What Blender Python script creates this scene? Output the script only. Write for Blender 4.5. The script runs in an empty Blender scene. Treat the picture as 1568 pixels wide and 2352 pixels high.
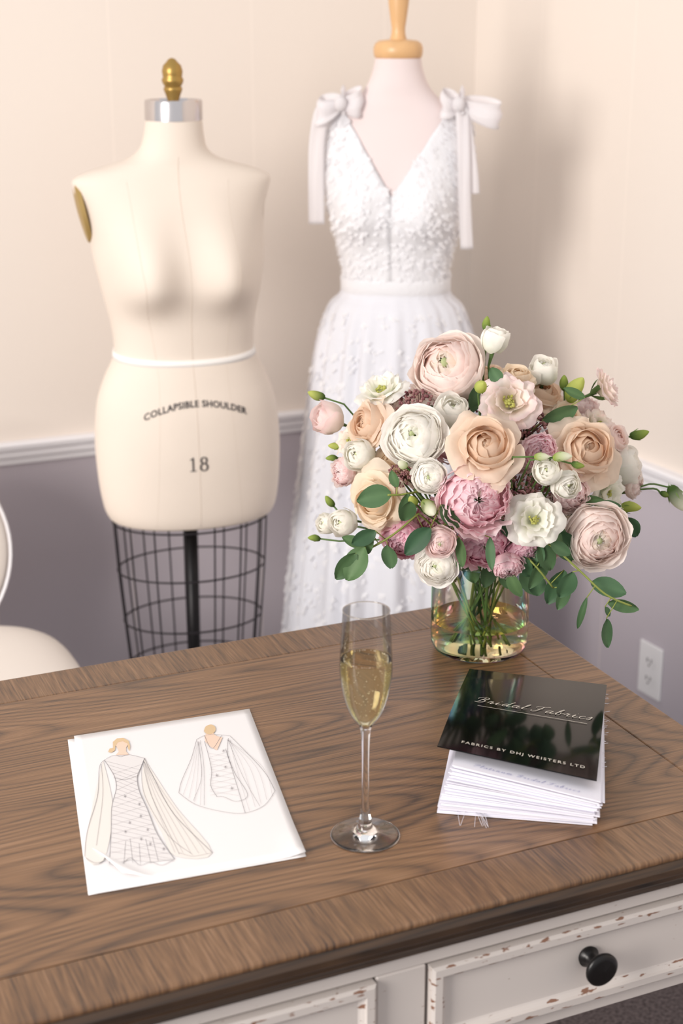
import bpy, math, random
from mathutils import Vector, Matrix, noise
random.seed(7)
SC=bpy.context.scene
try:
    SC.view_settings.view_transform='Standard'
except Exception as e: print(e)
COL=SC.collection
pi=math.pi
CAMZ=1.59
PITCH=math.radians(18.3); CP,SP=math.cos(PITCH),math.sin(PITCH)
F=3500.0
def rp(u,v,y):
    """surveyed point: reference measurement + known distance y -> world"""
    a=(u-784)/F; b=(1176-v)/F
    Y=CP+SP*b; Z=-SP+CP*b; t=y/Y
    return Vector((a*t,y,CAMZ+Z*t))
# ---------------------------------------------------------------- helpers
def lin(r,g,b):
    f=lambda c:(c/255/12.92) if c/255<=.04045 else ((c/255+.055)/1.055)**2.4
    return (f(r),f(g),f(b),1)
def link(o): COL.objects.link(o); return o
def empty(name,loc,rz=0,label=None,cat=None,group=None,parent=None):
    o=bpy.data.objects.new(name,None); o.empty_display_size=.02
    o.location=loc; o.rotation_euler=(0,0,rz); link(o)
    if label:o["label"]=label
    if cat:o["category"]=cat
    if group:o["group"]=group
    if parent:o.parent=parent
    return o
def mk(name,V,Fc,mat,parent=None,smooth=True,cols=None,label=None,cat=None,kind=None,group=None,auto=None):
    me=bpy.data.meshes.new(name); me.from_pydata([tuple(v) for v in V],[],Fc); me.update()
    if cols:
        ca=me.color_attributes.new("Col",'FLOAT_COLOR','POINT')
        for i,c in enumerate(cols): ca.data[i].color=(c[0],c[1],c[2],1)
    if smooth: me.polygons.foreach_set("use_smooth",[True]*len(me.polygons))
    if auto:
        try: me.set_sharp_from_angle(angle=math.radians(auto))
        except Exception as e: pass
    if mat: me.materials.append(mat)
    o=bpy.data.objects.new(name,me); link(o)
    if parent:o.parent=parent
    if label:o["label"]=label
    if cat:o["category"]=cat
    if kind:o["kind"]=kind
    if group:o["group"]=group
    return o
def bevel(o,w,seg=2):
    m=o.modifiers.new("bevel",'BEVEL'); m.width=w; m.segments=seg; m.limit_method='ANGLE'; return o
def boxg(V,Fc,x0,x1,y0,y1,z0,z1):
    n=len(V)
    V+= [(x0,y0,z0),(x1,y0,z0),(x1,y1,z0),(x0,y1,z0),(x0,y0,z1),(x1,y0,z1),(x1,y1,z1),(x0,y1,z1)]
    Fc+= [tuple(n+i for i in f) for f in [(0,3,2,1),(4,5,6,7),(0,1,5,4),(1,2,6,5),(2,3,7,6),(3,0,4,7)]]
def loft(rings,caps=(True,True)):
    n=len(rings[0]);V=[];Fc=[]
    for r in rings: V+=r
    for i in range(len(rings)-1):
        for j in range(n):
            k=(j+1)%n; Fc.append((i*n+j,i*n+k,(i+1)*n+k,(i+1)*n+j))
    if caps[0]: Fc.append(tuple(range(n))[::-1])
    if caps[1]: Fc.append(tuple((len(rings)-1)*n+j for j in range(n)))
    return V,Fc
def revolve(prof,n=48,caps=(False,False),cx=0,cy=0):
    rings=[[(cx+r*math.cos(2*pi*j/n),cy+r*math.sin(2*pi*j/n),z) for j in range(n)] for r,z in prof]
    return loft(rings,caps)
def tubeg(V,Fc,pts,rad,n=8,cap=True,cols=None,col=None):
    pts=[Vector(p) for p in pts]; base=len(V); up=None
    for i,p in enumerate(pts):
        d=(pts[min(i+1,len(pts)-1)]-pts[max(i-1,0)]).normalized()
        if up is None:
            up=d.orthogonal().normalized()
        up=(up-d*up.dot(d)).normalized(); s=d.cross(up)
        r=rad[i] if isinstance(rad,(list,tuple)) else rad
        for j in range(n):
            a=2*pi*j/n; V.append(tuple(p+up*(r*math.cos(a))+s*(r*math.sin(a))))
            if cols is not None: cols.append(col)
    for i in range(len(pts)-1):
        for j in range(n):
            k=(j+1)%n; Fc.append((base+i*n+j,base+i*n+k,base+(i+1)*n+k,base+(i+1)*n+j))
    if cap:
        Fc.append(tuple(base+j for j in range(n))[::-1]); Fc.append(tuple(base+(len(pts)-1)*n+j for j in range(n)))
def crom(P,steps=6):
    """catmull-rom on tuples"""
    out=[]
    for i in range(len(P)-1):
        p0=P[max(i-1,0)];p1=P[i];p2=P[i+1];p3=P[min(i+2,len(P)-1)]
        for s in range(steps):
            t=s/steps
            out.append(tuple(.5*(2*b+(c-a)*t+(2*a-5*b+4*c-d)*t*t+(-a+3*b-3*c+d)*t**3) for a,b,c,d in zip(p0,p1,p2,p3)))
    out.append(tuple(P[-1])); return out
# ---------------------------------------------------------------- materials
def nt(name):
    m=bpy.data.materials.new(name); m.use_nodes=True; t=m.node_tree; t.nodes.clear()
    o=t.nodes.new('ShaderNodeOutputMaterial'); return m,t,o
def N(t,ty,**k):
    n=t.nodes.new(ty)
    for a,b in k.items():
        if a.startswith('i_'): n.inputs[a[2:].replace('_',' ')].default_value=b
        else: setattr(n,a,b)
    return n
def pbr(name,col,rough=.5,metal=0,bump=0,bscale=200,var=0,vscale=8,spec=.5,coat=0,sub=0,trans=0,stretch=(1,1,1)):
    m,t,o=nt(name); p=N(t,'ShaderNodeBsdfPrincipled')
    p.inputs['Base Color'].default_value=col; p.inputs['Roughness'].default_value=rough
    p.inputs['Metallic'].default_value=metal; p.inputs['Specular IOR Level'].default_value=spec
    p.inputs['Coat Weight'].default_value=coat; p.inputs['Coat Roughness'].default_value=.05
    tc=N(t,'ShaderNodeTexCoord'); mp=N(t,'ShaderNodeMapping'); mp.inputs['Scale'].default_value=stretch
    t.links.new(tc.outputs['Object'],mp.inputs[0])
    if var:
        n=N(t,'ShaderNodeTexNoise'); n.inputs['Scale'].default_value=vscale; n.inputs['Detail'].default_value=4
        t.links.new(mp.outputs[0],n.inputs['Vector'])
        r=N(t,'ShaderNodeMapRange'); r.inputs[1].default_value=.3;r.inputs[2].default_value=.7
        r.inputs[3].default_value=1-var; r.inputs[4].default_value=1+var
        t.links.new(n.outputs[0],r.inputs[0])
        mx=N(t,'ShaderNodeVectorMath',operation='SCALE'); mx.inputs[0].default_value=col[:3]
        t.links.new(r.outputs[0],mx.inputs['Scale']); t.links.new(mx.outputs[0],p.inputs['Base Color'])
    if bump:
        n=N(t,'ShaderNodeTexNoise'); n.inputs['Scale'].default_value=bscale; n.inputs['Detail'].default_value=3
        t.links.new(mp.outputs[0],n.inputs['Vector'])
        b=N(t,'ShaderNodeBump'); b.inputs['Strength'].default_value=bump; b.inputs['Distance'].default_value=.002
        t.links.new(n.outputs[0],b.inputs['Height']); t.links.new(b.outputs[0],p.inputs['Normal'])
    t.links.new(p.outputs[0],o.inputs[0]); return m
def attrmat(name,rough=.55,transl=.3,spec=.3):
    m,t,o=nt(name); a=N(t,'ShaderNodeAttribute',attribute_name='Col')
    tc=N(t,'ShaderNodeTexCoord'); n=N(t,'ShaderNodeTexNoise'); n.inputs['Scale'].default_value=60
    t.links.new(tc.outputs['Object'],n.inputs['Vector'])
    r=N(t,'ShaderNodeMapRange'); r.inputs[1].default_value=.3;r.inputs[2].default_value=.7;r.inputs[3].default_value=.94;r.inputs[4].default_value=1.04
    t.links.new(n.outputs[0],r.inputs[0])
    s=N(t,'ShaderNodeVectorMath',operation='SCALE'); t.links.new(a.outputs['Color'],s.inputs[0]); t.links.new(r.outputs[0],s.inputs['Scale'])
    p=N(t,'ShaderNodeBsdfPrincipled'); p.inputs['Roughness'].default_value=rough; p.inputs['Specular IOR Level'].default_value=spec
    t.links.new(s.outputs[0],p.inputs['Base Color'])
    tr=N(t,'ShaderNodeBsdfTranslucent'); t.links.new(s.outputs[0],tr.inputs[0])
    mx=N(t,'ShaderNodeMixShader'); mx.inputs[0].default_value=transl
    t.links.new(p.outputs[0],mx.inputs[1]); t.links.new(tr.outputs[0],mx.inputs[2]); t.links.new(mx.outputs[0],o.inputs[0]); return m
def cloth(name,col,transl=.3,rough=.8,bs=90,st=.5):
    m,t,o=nt(name)
    tc=N(t,'ShaderNodeTexCoord'); n=N(t,'ShaderNodeTexNoise'); n.inputs['Scale'].default_value=bs; n.inputs['Detail'].default_value=4
    t.links.new(tc.outputs['Object'],n.inputs['Vector'])
    b=N(t,'ShaderNodeBump'); b.inputs['Strength'].default_value=st; b.inputs['Distance'].default_value=.003
    t.links.new(n.outputs[0],b.inputs['Height'])
    p=N(t,'ShaderNodeBsdfPrincipled'); p.inputs['Base Color'].default_value=col; p.inputs['Roughness'].default_value=rough
    t.links.new(b.outputs[0],p.inputs['Normal'])
    tr=N(t,'ShaderNodeBsdfTranslucent'); tr.inputs[0].default_value=col
    mx=N(t,'ShaderNodeMixShader'); mx.inputs[0].default_value=transl
    t.links.new(p.outputs[0],mx.inputs[1]); t.links.new(tr.outputs[0],mx.inputs[2]); t.links.new(mx.outputs[0],o.inputs[0]); return m
def wood(name,cross=False,dark=1.0,rough=.31):
    m,t,o=nt(name); tc=N(t,'ShaderNodeTexCoord')
    rot=N(t,'ShaderNodeMapping'); rot.inputs['Rotation'].default_value=(0,0,pi/2 if cross else 0)
    t.links.new(tc.outputs['Object'],rot.inputs[0])
    m1=N(t,'ShaderNodeMapping'); m1.inputs['Scale'].default_value=(.55,4.6,1.0) if not cross else (.5,9,1)
    m1.inputs['Location'].default_value=(.7,.35,0)
    t.links.new(rot.outputs[0],m1.inputs[0])
    n1=N(t,'ShaderNodeTexNoise'); n1.inputs['Scale'].default_value=1.4; n1.inputs['Detail'].default_value=.6; n1.inputs['Roughness'].default_value=.3
    t.links.new(m1.outputs[0],n1.inputs['Vector'])
    mu=N(t,'ShaderNodeMath',operation='MULTIPLY'); mu.inputs[1].default_value=330
    t.links.new(n1.outputs[0],mu.inputs[0]); si=N(t,'ShaderNodeMath',operation='SINE'); t.links.new(mu.outputs[0],si.inputs[0])
    m2=N(t,'ShaderNodeMapping'); m2.inputs['Scale'].default_value=(9,620,14) if not cross else (18,420,14)
    t.links.new(rot.outputs[0],m2.inputs[0])
    n2=N(t,'ShaderNodeTexNoise'); n2.inputs['Scale'].default_value=1; n2.inputs['Detail'].default_value=3; n2.inputs['Roughness'].default_value=.6
    t.links.new(m2.outputs[0],n2.inputs['Vector'])
    m3=N(t,'ShaderNodeMapping'); m3.inputs['Scale'].default_value=(2.0,11,3)
    t.links.new(rot.outputs[0],m3.inputs[0])
    n3=N(t,'ShaderNodeTexNoise'); n3.inputs['Scale'].default_value=1; n3.inputs['Detail'].default_value=3
    t.links.new(m3.outputs[0],n3.inputs['Vector'])
    r1=N(t,'ShaderNodeMapRange'); r1.inputs[1].default_value=-1;r1.inputs[2].default_value=1;r1.inputs[3].default_value=0;r1.inputs[4].default_value=1
    t.links.new(si.outputs[0],r1.inputs[0])
    pw=N(t,'ShaderNodeMath',operation='POWER'); pw.inputs[1].default_value=.4; t.links.new(r1.outputs[0],pw.inputs[0])
    a1=N(t,'ShaderNodeMath',operation='MULTIPLY'); a1.inputs[1].default_value=.25 if not cross else .05; t.links.new(pw.outputs[0],a1.inputs[0])
    a2=N(t,'ShaderNodeMath',operation='MULTIPLY_ADD'); a2.inputs[1].default_value=.8 if not cross else 1.1; t.links.new(n2.outputs[0],a2.inputs[0]); t.links.new(a1.outputs[0],a2.inputs[2])
    a3=N(t,'ShaderNodeMath',operation='MULTIPLY_ADD'); a3.inputs[1].default_value=.38; t.links.new(n3.outputs[0],a3.inputs[0]); t.links.new(a2.outputs[0],a3.inputs[2])
    cr=N(t,'ShaderNodeValToRGB'); e=cr.color_ramp.elements
    def c(r,g,b): q=lin(r,g,b); return (q[0]*dark,q[1]*dark,q[2]*dark,1)
    e[0].position=.50; e[0].color=c(68,51,41)
    e[1].position=1.0; e[1].color=c(146,112,84)
    x=e.new(.62); x.color=c(94,70,52)
    x=e.new(.74); x.color=c(114,84,60)
    x=e.new(.86); x.color=c(128,95,67)
    t.links.new(a3.outputs[0],cr.inputs[0])
    p=N(t,'ShaderNodeBsdfPrincipled'); p.inputs['Roughness'].default_value=rough; p.inputs['Specular IOR Level'].default_value=.55
    t.links.new(cr.outputs[0],p.inputs['Base Color'])
    b=N(t,'ShaderNodeBump'); b.inputs['Strength'].default_value=.22; b.inputs['Distance'].default_value=.001
    t.links.new(a2.outputs[0],b.inputs['Height']); t.links.new(b.outputs[0],p.inputs['Normal'])
    t.links.new(p.outputs[0],o.inputs[0]); return m
def wallmat(name,up,lo,zsplit,step,off):
    m,t,o=nt(name); tc=N(t,'ShaderNodeTexCoord'); sx=N(t,'ShaderNodeSeparateXYZ'); t.links.new(tc.outputs['Object'],sx.inputs[0])
    g=N(t,'ShaderNodeMath',operation='GREATER_THAN'); g.inputs[1].default_value=zsplit; t.links.new(sx.outputs['Z'],g.inputs[0])
    mx=N(t,'ShaderNodeMix',data_type='RGBA'); mx.inputs[6].default_value=lo; mx.inputs[7].default_value=up
    t.links.new(g.outputs[0],mx.inputs[0])
    a=N(t,'ShaderNodeMath',operation='ADD'); a.inputs[1].default_value=off+100*step; t.links.new(sx.outputs['X'],a.inputs[0])
    mo=N(t,'ShaderNodeMath',operation='MODULO'); mo.inputs[1].default_value=step; t.links.new(a.outputs[0],mo.inputs[0])
    lt=N(t,'ShaderNodeMath',operation='LESS_THAN'); lt.inputs[1].default_value=.004; t.links.new(mo.outputs[0],lt.inputs[0])
    m2=N(t,'ShaderNodeMix',data_type='RGBA'); m2.inputs[7].default_value=(min(1,up[0]*1.15),min(1,up[1]*1.15),min(1,up[2]*1.15),1)
    k=N(t,'ShaderNodeMath',operation='MULTIPLY'); k.inputs[1].default_value=.3; t.links.new(lt.outputs[0],k.inputs[0])
    t.links.new(k.outputs[0],m2.inputs[0]); t.links.new(mx.outputs[2],m2.inputs[6])
    b=N(t,'ShaderNodeBump'); b.inputs['Strength'].default_value=.4; b.inputs['Distance'].default_value=.003; b.invert=True
    t.links.new(lt.outputs[0],b.inputs['Height'])
    p=N(t,'ShaderNodeBsdfPrincipled'); p.inputs['Roughness'].default_value=.6; p.inputs['Specular IOR Level'].default_value=.25
    t.links.new(m2.outputs[2],p.inputs['Base Color']); t.links.new(b.outputs[0],p.inputs['Normal'])
    t.links.new(p.outputs[0],o.inputs[0]); return m
def thinglass(name,tint=(1,1,1,1),irid=False,refl=1.0):
    m,t,o=nt(name); lw=N(t,'ShaderNodeLayerWeight'); lw.inputs[0].default_value=.25
    tr=N(t,'ShaderNodeBsdfTransparent'); tr.inputs[0].default_value=tint
    gl=N(t,'ShaderNodeBsdfGlossy'); gl.inputs['Roughness'].default_value=.02
    if irid:
        tc=N(t,'ShaderNodeTexCoord'); wv=N(t,'ShaderNodeTexNoise'); wv.inputs['Scale'].default_value=16
        mp=N(t,'ShaderNodeMapping'); mp.inputs['Scale'].default_value=(1,1,.3); t.links.new(tc.outputs['Object'],mp.inputs[0]); t.links.new(mp.outputs[0],wv.inputs['Vector'])
        cr=N(t,'ShaderNodeValToRGB'); e=cr.color_ramp.elements
        e[0].position=.3;e[0].color=(1,.85,.5,1); e[1].position=.72; e[1].color=(1,.9,.65,1)
        for ps,c in [(.40,(.5,.95,.65,1)),(.47,(.25,.6,1,1)),(.53,(.65,.4,.95,1)),(.6,(1,.85,.55,1))]:
            x=e.new(ps); x.color=c
        t.links.new(wv.outputs[0],cr.inputs[0]); t.links.new(cr.outputs[0],gl.inputs[0])
        m3=N(t,'ShaderNodeMix',data_type='RGBA'); m3.inputs[0].default_value=.16; m3.inputs[6].default_value=tint
        t.links.new(cr.outputs[0],m3.inputs[7]); t.links.new(m3.outputs[2],tr.inputs[0])
    mr=N(t,'ShaderNodeMath',operation='MULTIPLY_ADD'); mr.inputs[1].default_value=.75*refl; mr.inputs[2].default_value=.04*refl+(.03 if irid else 0)
    t.links.new(lw.outputs['Fresnel'],mr.inputs[0])
    mx=N(t,'ShaderNodeMixShader'); t.links.new(mr.outputs[0],mx.inputs[0]); t.links.new(tr.outputs[0],mx.inputs[1]); t.links.new(gl.outputs[0],mx.inputs[2])
    t.links.new(mx.outputs[0],o.inputs[0]); return m
def solidglass(name,col=(1,1,1,1),ior=1.5,rough=0):
    m,t,o=nt(name); p=N(t,'ShaderNodeBsdfPrincipled'); p.inputs['Base Color'].default_value=col
    p.inputs['Transmission Weight'].default_value=1; p.inputs['IOR'].default_value=ior; p.inputs['Roughness'].default_value=rough
    t.links.new(p.outputs[0],o.inputs[0]); return m
def distressed(name,col,wearc):
    m,t,o=nt(name); tc=N(t,'ShaderNodeTexCoord')
    n=N(t,'ShaderNodeTexNoise'); n.inputs['Scale'].default_value=110; n.inputs['Detail'].default_value=5
    mp=N(t,'ShaderNodeMapping'); mp.inputs['Scale'].default_value=(.5,1,2.2); t.links.new(tc.outputs['Object'],mp.inputs[0]); t.links.new(mp.outputs[0],n.inputs['Vector'])
    a=N(t,'ShaderNodeAttribute',attribute_name='Col')
    ml=N(t,'ShaderNodeMath',operation='MULTIPLY_ADD'); ml.inputs[1].default_value=.17; t.links.new(a.outputs['Fac'],ml.inputs[0]); t.links.new(n.outputs[0],ml.inputs[2])
    r=N(t,'ShaderNodeMapRange'); r.inputs[1].default_value=.75; r.inputs[2].default_value=.78; t.links.new(ml.outputs[0],r.inputs[0])
    mx=N(t,'ShaderNodeMix',data_type='RGBA'); mx.inputs[6].default_value=col; mx.inputs[7].default_value=wearc
    t.links.new(r.outputs[0],mx.inputs[0])
    p=N(t,'ShaderNodeBsdfPrincipled'); p.inputs['Roughness'].default_value=.5
    t.links.new(mx.outputs[2],p.inputs['Base Color']); t.links.new(p.outputs[0],o.inputs[0]); return m

M_wall=wallmat("wall_paint",lin(233,222,212),lin(192,184,191),.67,.31,.06)
M_trim=pbr("trim_paint",lin(242,240,243),.35)
M_carpet=pbr("carpet",lin(92,82,82),.95,bump=1,bscale=300,var=.6,vscale=160)
M_wood=wood("oak_top"); M_woodx=wood("oak_band",True,.86); M_woodd=wood("oak_edge",False,.27,.45)
M_paint=distressed("distressed_paint",lin(200,192,187),lin(128,92,74))
M_knob=pbr("black_iron",lin(22,20,20),.35,.3)
M_linen=pbr("linen",lin(228,215,202),.75,bump=.25,bscale=700,var=.02)
M_seam=pbr("seam",lin(218,204,190),.8)
M_tape=pbr("tape",lin(244,240,236),.7)
M_chrome=pbr("chrome",lin(205,200,200),.18,1)
M_brass=pbr("brass",lin(172,140,78),.38,.75)
M_plate=pbr("arm_plate",lin(172,144,88),.5,.3)
M_black=pbr("black_metal",lin(24,22,24),.4,.5)
M_wire=pbr("wire",lin(46,42,46),.45,.5)
M_ink=pbr("ink",lin(52,48,52),.7)
M_jersey=pbr("jersey",lin(226,211,209),.8)
M_lwood=pbr("light_wood",lin(218,174,124),.35,var=.08,vscale=30,stretch=(1,1,.15))
M_dress=cloth("white_lace",lin(241,240,243),.12,bs=140,st=.6)
M_tulle=cloth("tulle",lin(240,240,246),.2,st=.3)
M_appl=cloth("applique",lin(250,249,251),.25,.6)
M_ribbon=cloth("ribbon",lin(250,247,248),.5,st=.1)
M_chair=pbr("chair_fabric",lin(232,223,215),.85,bump=.2,bscale=500)
M_cleg=pbr("chair_leg",lin(120,90,66),.5)
M_petal=attrmat("petal",.7,.5,.15)
M_green=attrmat("foliage",.55,.14)
M_vase=thinglass("iridescent_glass",(.965,.945,.82,1),True,.9)
M_water=solidglass("vase_water",(.98,.91,.62,1),1.1)
M_glass=thinglass("flute_glass",(.985,.985,.985,1),refl=1.0)
M_sglass=solidglass("flute_stem_glass",(1,1,1,1),1.45)
M_champ=solidglass("champagne",(1,.925,.64,1),1.12)
M_bub=pbr("bubble",lin(255,250,235),.2)
M_paper=pbr("paper",lin(232,229,229),.7)
M_pencil=pbr("pencil",lin(128,122,126),.8)
M_pencil2=pbr("pencil_light",lin(176,170,172),.8)
M_skin=pbr("sketch_skin",lin(230,202,182),.8); M_hair=pbr("sketch_hair",lin(214,186,148),.8); M_wash=pbr("sketch_wash",lin(227,221,215),.8); M_gownf=pbr("sketch_gown_fill",lin(222,218,217),.8)
M_cover=pbr("gloss_black",lin(8,8,10),.09,spec=.2)
M_gold=pbr("silver_print",lin(215,208,196),.5)
M_page=pbr("pages",lin(228,226,236),.7)
M_ink2=pbr("page_print",lin(140,140,185),.7)
M_plastic=pbr("white_plastic",lin(236,234,235),.3); M_slot=pbr("outlet_slot",lin(90,85,85),.6)

# ---------------------------------------------------------------- room
A24=math.radians(24)
e1=Vector((math.cos(A24),math.sin(A24),0)); e2=Vector((-math.sin(A24),math.cos(A24),0))
CORN=Vector((.302,3.585,0))
def wall(name,origin,ang,length,side):
    V=[];Fc=[]; boxg(V,Fc,0,length,min(0,side*.1),max(0,side*.1),0,2.7)
    o=mk(name,V,Fc,M_wall,smooth=False,kind="structure"); o.location=origin; o.rotation_euler=(0,0,ang); return o
LW=4.2
wl=wall("wall_left",CORN-e1*LW,A24,LW,1)
wrdir=Vector((.473,-.881,0)); wra=math.atan2(wrdir.y,wrdir.x)
wr=wall("wall_right",CORN,wra,4.6,1)
V=[];Fc=[]; boxg(V,Fc,-5,4,-2.5,6,-.05,0)
fl=mk("floor",V,Fc,M_carpet,smooth=False,kind="structure")
def rail(name,par,L,z0,prof,end0=0,end1=0):
    V=[];Fc=[];n=len(prof)
    for x in (end0,L-end1):
        for (d,z) in prof: V.append((x,-d,z0+z))
    for i in range(n-1): Fc.append((i,i+1,n+i+1,n+i))
    Fc.append(tuple(range(n))[::-1]); Fc.append(tuple(range(n,2*n))); Fc.append((0,n,2*n-1,n-1))
    o=mk(name,V,Fc,M_trim,smooth=False,kind="structure"); o.location=par.location; o.rotation_euler=par.rotation_euler; return o
rprof=[(0,0),(.008,.0),(.010,.012),(.016,.018),(.017,.030),(.024,.036),(.026,.046),(.020,.050),(0,.050)]
rail("trim_1",wl,LW,.662,rprof); rail("trim_2",wr,4.6,.662,rprof)
bprof=[(0,0),(.014,0),(.014,.08),(.008,.095),(0,.1)]
rail("baseboard_left",wl,LW,.0,bprof); rail("baseboard_right",wr,4.6,.0,bprof)
ou=empty("wall_outlet",(.651,2.935,.270),wra,"white plastic duplex power outlet on the lower wall","power outlet")
V=[];Fc=[]; boxg(V,Fc,-.0365,.0365,-.006,0,-.059,.059); bevel(mk("cover_plate",V,Fc,M_plastic,ou,False),.003)
for dz in (.02,-.02):
    V,Fc=revolve([(0.0001,0),(.014,0),(.0165,-.001)],24,(False,False))
    V=[(x,-.0075+z*0 ,y+dz) for x,y,z in V]
    mk("socket",V,Fc,M_plastic,ou,False)
    V=[];Fc=[]
    for s in (-1,1): boxg(V,Fc,s*.006-.0012,s*.006+.0012,-.0085,-.0070,dz-.002,dz+.007)
    boxg(V,Fc,-.002,.002,-.0085,-.007,dz-.010,dz-.006)
    mk("slot",V,Fc,M_slot,ou,False)

# ---------------------------------------------------------------- desk
DC=Vector((.2259,2.1117,0))
desk=empty("desk",DC,A24,"brown oak desk with cream distressed drawer fronts","desk")
DL=1.42; DD=.715; BW=.073; ZT=.76
V=[];Fc=[]
boxg(V,Fc,-DL+BW,-BW,-DD+BW,-BW,ZT-.012,ZT-.0002)
mk("table_top_panel",V,Fc,M_wood,desk,False,label="oak desk top panel with cathedral grain")
def prism(poly,z0,z1):
    n=len(poly);V=[(x,y,z0) for x,y in poly]+[(x,y,z1) for x,y in poly]
    Fc=[tuple(range(n))[::-1],tuple(range(n,2*n))]+[(i,(i+1)%n,n+(i+1)%n,n+i) for i in range(n)]
    return V,Fc
for pl,mt in [([(-DL,-DD),(0,-DD),(-BW,-DD+BW),(-DL+BW,-DD+BW)],M_woodx),([(-DL,0),(-DL+BW,-BW),(-BW,-BW),(0,0)],M_woodx),
              ([(0,-DD),(0,0),(-BW,-BW),(-BW,-DD+BW)],M_wood),([(-DL,0),(-DL,-DD),(-DL+BW,-DD+BW),(-DL+BW,-BW)],M_wood)]:
    V,Fc=prism(pl,ZT-.008,ZT); o=mk("table_top_border",V,Fc,mt,desk,False); bevel(o,.003,3)
prof=[(0.002,ZT-.0082),(.000,ZT-.011),(-.003,ZT-.015),(-.003,ZT-.022),(.003,ZT-.027),(.006,ZT-.029),(.006,ZT-.034),(.013,ZT-.040),(.018,ZT-.050)]
rings=[]
for d,z in prof: rings.append([(-DL+d,-DD+d,z),(0-d,-DD+d,z),(-d,-d,z),(-DL+d,-d,z)])
V,Fc=loft(rings,(True,True)); mk("edge_moulding",V,Fc,M_woodd,desk,False,label="dark oak edge moulding")  # same oak colours as the top, scaled much darker all along the edge
IN=.025; YF=-DD+IN; ZB=.575; ZA=ZT-.050
def paintcols(V,wear): return [(wear,wear,wear)]*len(V)
V=[];Fc=[]
boxg(V,Fc,-DL+IN,-IN,YF,YF+.02,.69,ZA)
boxg(V,Fc,-DL+IN,-IN,YF,YF+.02,ZB,.592)
for x0,x1 in [(-.07,-IN),(-.517,-.462),(-.96,-.905),(-DL+IN,-DL+.07)]: boxg(V,Fc,x0,x1,YF+.0005,YF+.0195,.592,.69)
boxg(V,Fc,-IN-.02,-IN,YF+.02,-IN,ZB,ZA); boxg(V,Fc,-DL+IN,-DL+IN+.02,YF+.02,-IN,ZB,ZA); boxg(V,Fc,-DL+IN+.02,-IN-.02,-IN-.02,-IN,ZB,ZA)
o=mk("apron_frame",V,Fc,M_paint,desk,False,cols=paintcols(V,.3),label="cream painted frame"); bevel(o,.002,1)
for x0,x1 in [(-.46,-.072),(-.903,-.519),(-DL+.072,-.962)]:
    dr=empty("drawer",((x0+x1)/2,YF,.641),0,parent=desk); dr["label"]="cream distressed drawer with black knob"
    w=(x1-x0)/2-.001; h=.047
    V=[];Fc=[];cols=[]
    st=[(0,.008,.2),(0,-.006,1.0),(.003,-.009,1.0),(.011,-.009,.55),(.0125,-.006,1.0),(.016,-.003,1.0),(.018,-.002,.3),(.022,-.002,.0)]
    rings=[]
    for ins,y,c in st:
        rings.append([(-w+ins,y,-h+ins),(w-ins,y,-h+ins),(w-ins,y,h-ins),(-w+ins,y,h-ins)]); cols+= [(c,c,c)]*4
    V,Fc=loft(rings,(True,True))
    mk("drawer_front",V,Fc,M_paint,dr,False,cols=cols)
    V=[];Fc=[]
    boxg(V,Fc,-w+.01,w-.01,.012,.45,-h+.005,h-.01); mk("drawer_box",V,Fc,M_woodd,dr,False)
    V,Fc=revolve([(.0001,0),(.011,0),(.012,.003),(.007,.006),(.0055,.017),(.008,.021),(.0165,.023),(.0185,.026),(.0185,.029),(.016,.031),(.012,.0315),(.0001,.033)],32)
    V=[(x-.008,-.002-z,y+.008) for x,y,z in V]; Fc=[f[::-1] for f in Fc]
    mk("knob",V,Fc,M_knob,dr,label="black round knob")
for lx in (-.055,-DL+.055):
    for ly in (-DD+.055,-.055):
        V,Fc=revolve([(.0001,0),(.016,0),(.020,.03),(.017,.07),(.026,.12),(.030,.35),(.024,.45),(.031,.47),(.031,.49),(.024,.51),(.030,.53),(.030,.574)],24,(False,True),lx,ly)
        mk("leg",V,Fc,M_paint,desk,cols=[(.2,.2,.2)]*len(V),auto=40)

# ---------------------------------------------------------------- body surfaces
class Body:
    def __init__(s,tab,n=2.2,bust=None): s.t=crom(tab,6); s.n=n; s.b=bust
    def par(s,z):
        T=s.t
        if z<=T[0][0]: return T[0]
        for i in range(len(T)-1):
            if T[i][0]<=z<=T[i+1][0]:
                k=(z-T[i][0])/max(1e-9,T[i+1][0]-T[i][0]); return tuple(a+(b-a)*k for a,b in zip(T[i],T[i+1]))
        return T[-1]
    def bump(s,x,z,q):
        if not s.b: return 0
        bx,bz,amp,sx,sl,su=s.b; r=0
        for sg in (-1,1):
            dz=z-bz; sz=su if dz>0 else sl
            r+=amp*math.exp(-((x-sg*bx)/sx)**2-abs(dz/sz)**(2.6 if dz<0 else 2))*min(1,q*1.6)
        return r
    def pt(s,th,z,off=0,row=None):
        z_,w,df,db=row or s.par(z); n=s.n
        c,si=math.cos(th),math.sin(th)
        x=w*math.copysign(abs(c)**(2/n),c); d=df if si<0 else db
        y=d*math.copysign(abs(si)**(2/n),si)
        if si<0: y-=s.bump(x,z_,-si)
        ln=math.hypot(x,y) or 1
        return Vector((x+off*x/ln,y+off*y/ln,z_))
    def front(s,x,z,off=.0012):
        z_,w,df,db=s.par(z); q=max(0,1-abs(x/w)**s.n)**(1/s.n)
        return Vector((x,-df*q-s.bump(x,z,q)-off,z))
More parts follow.
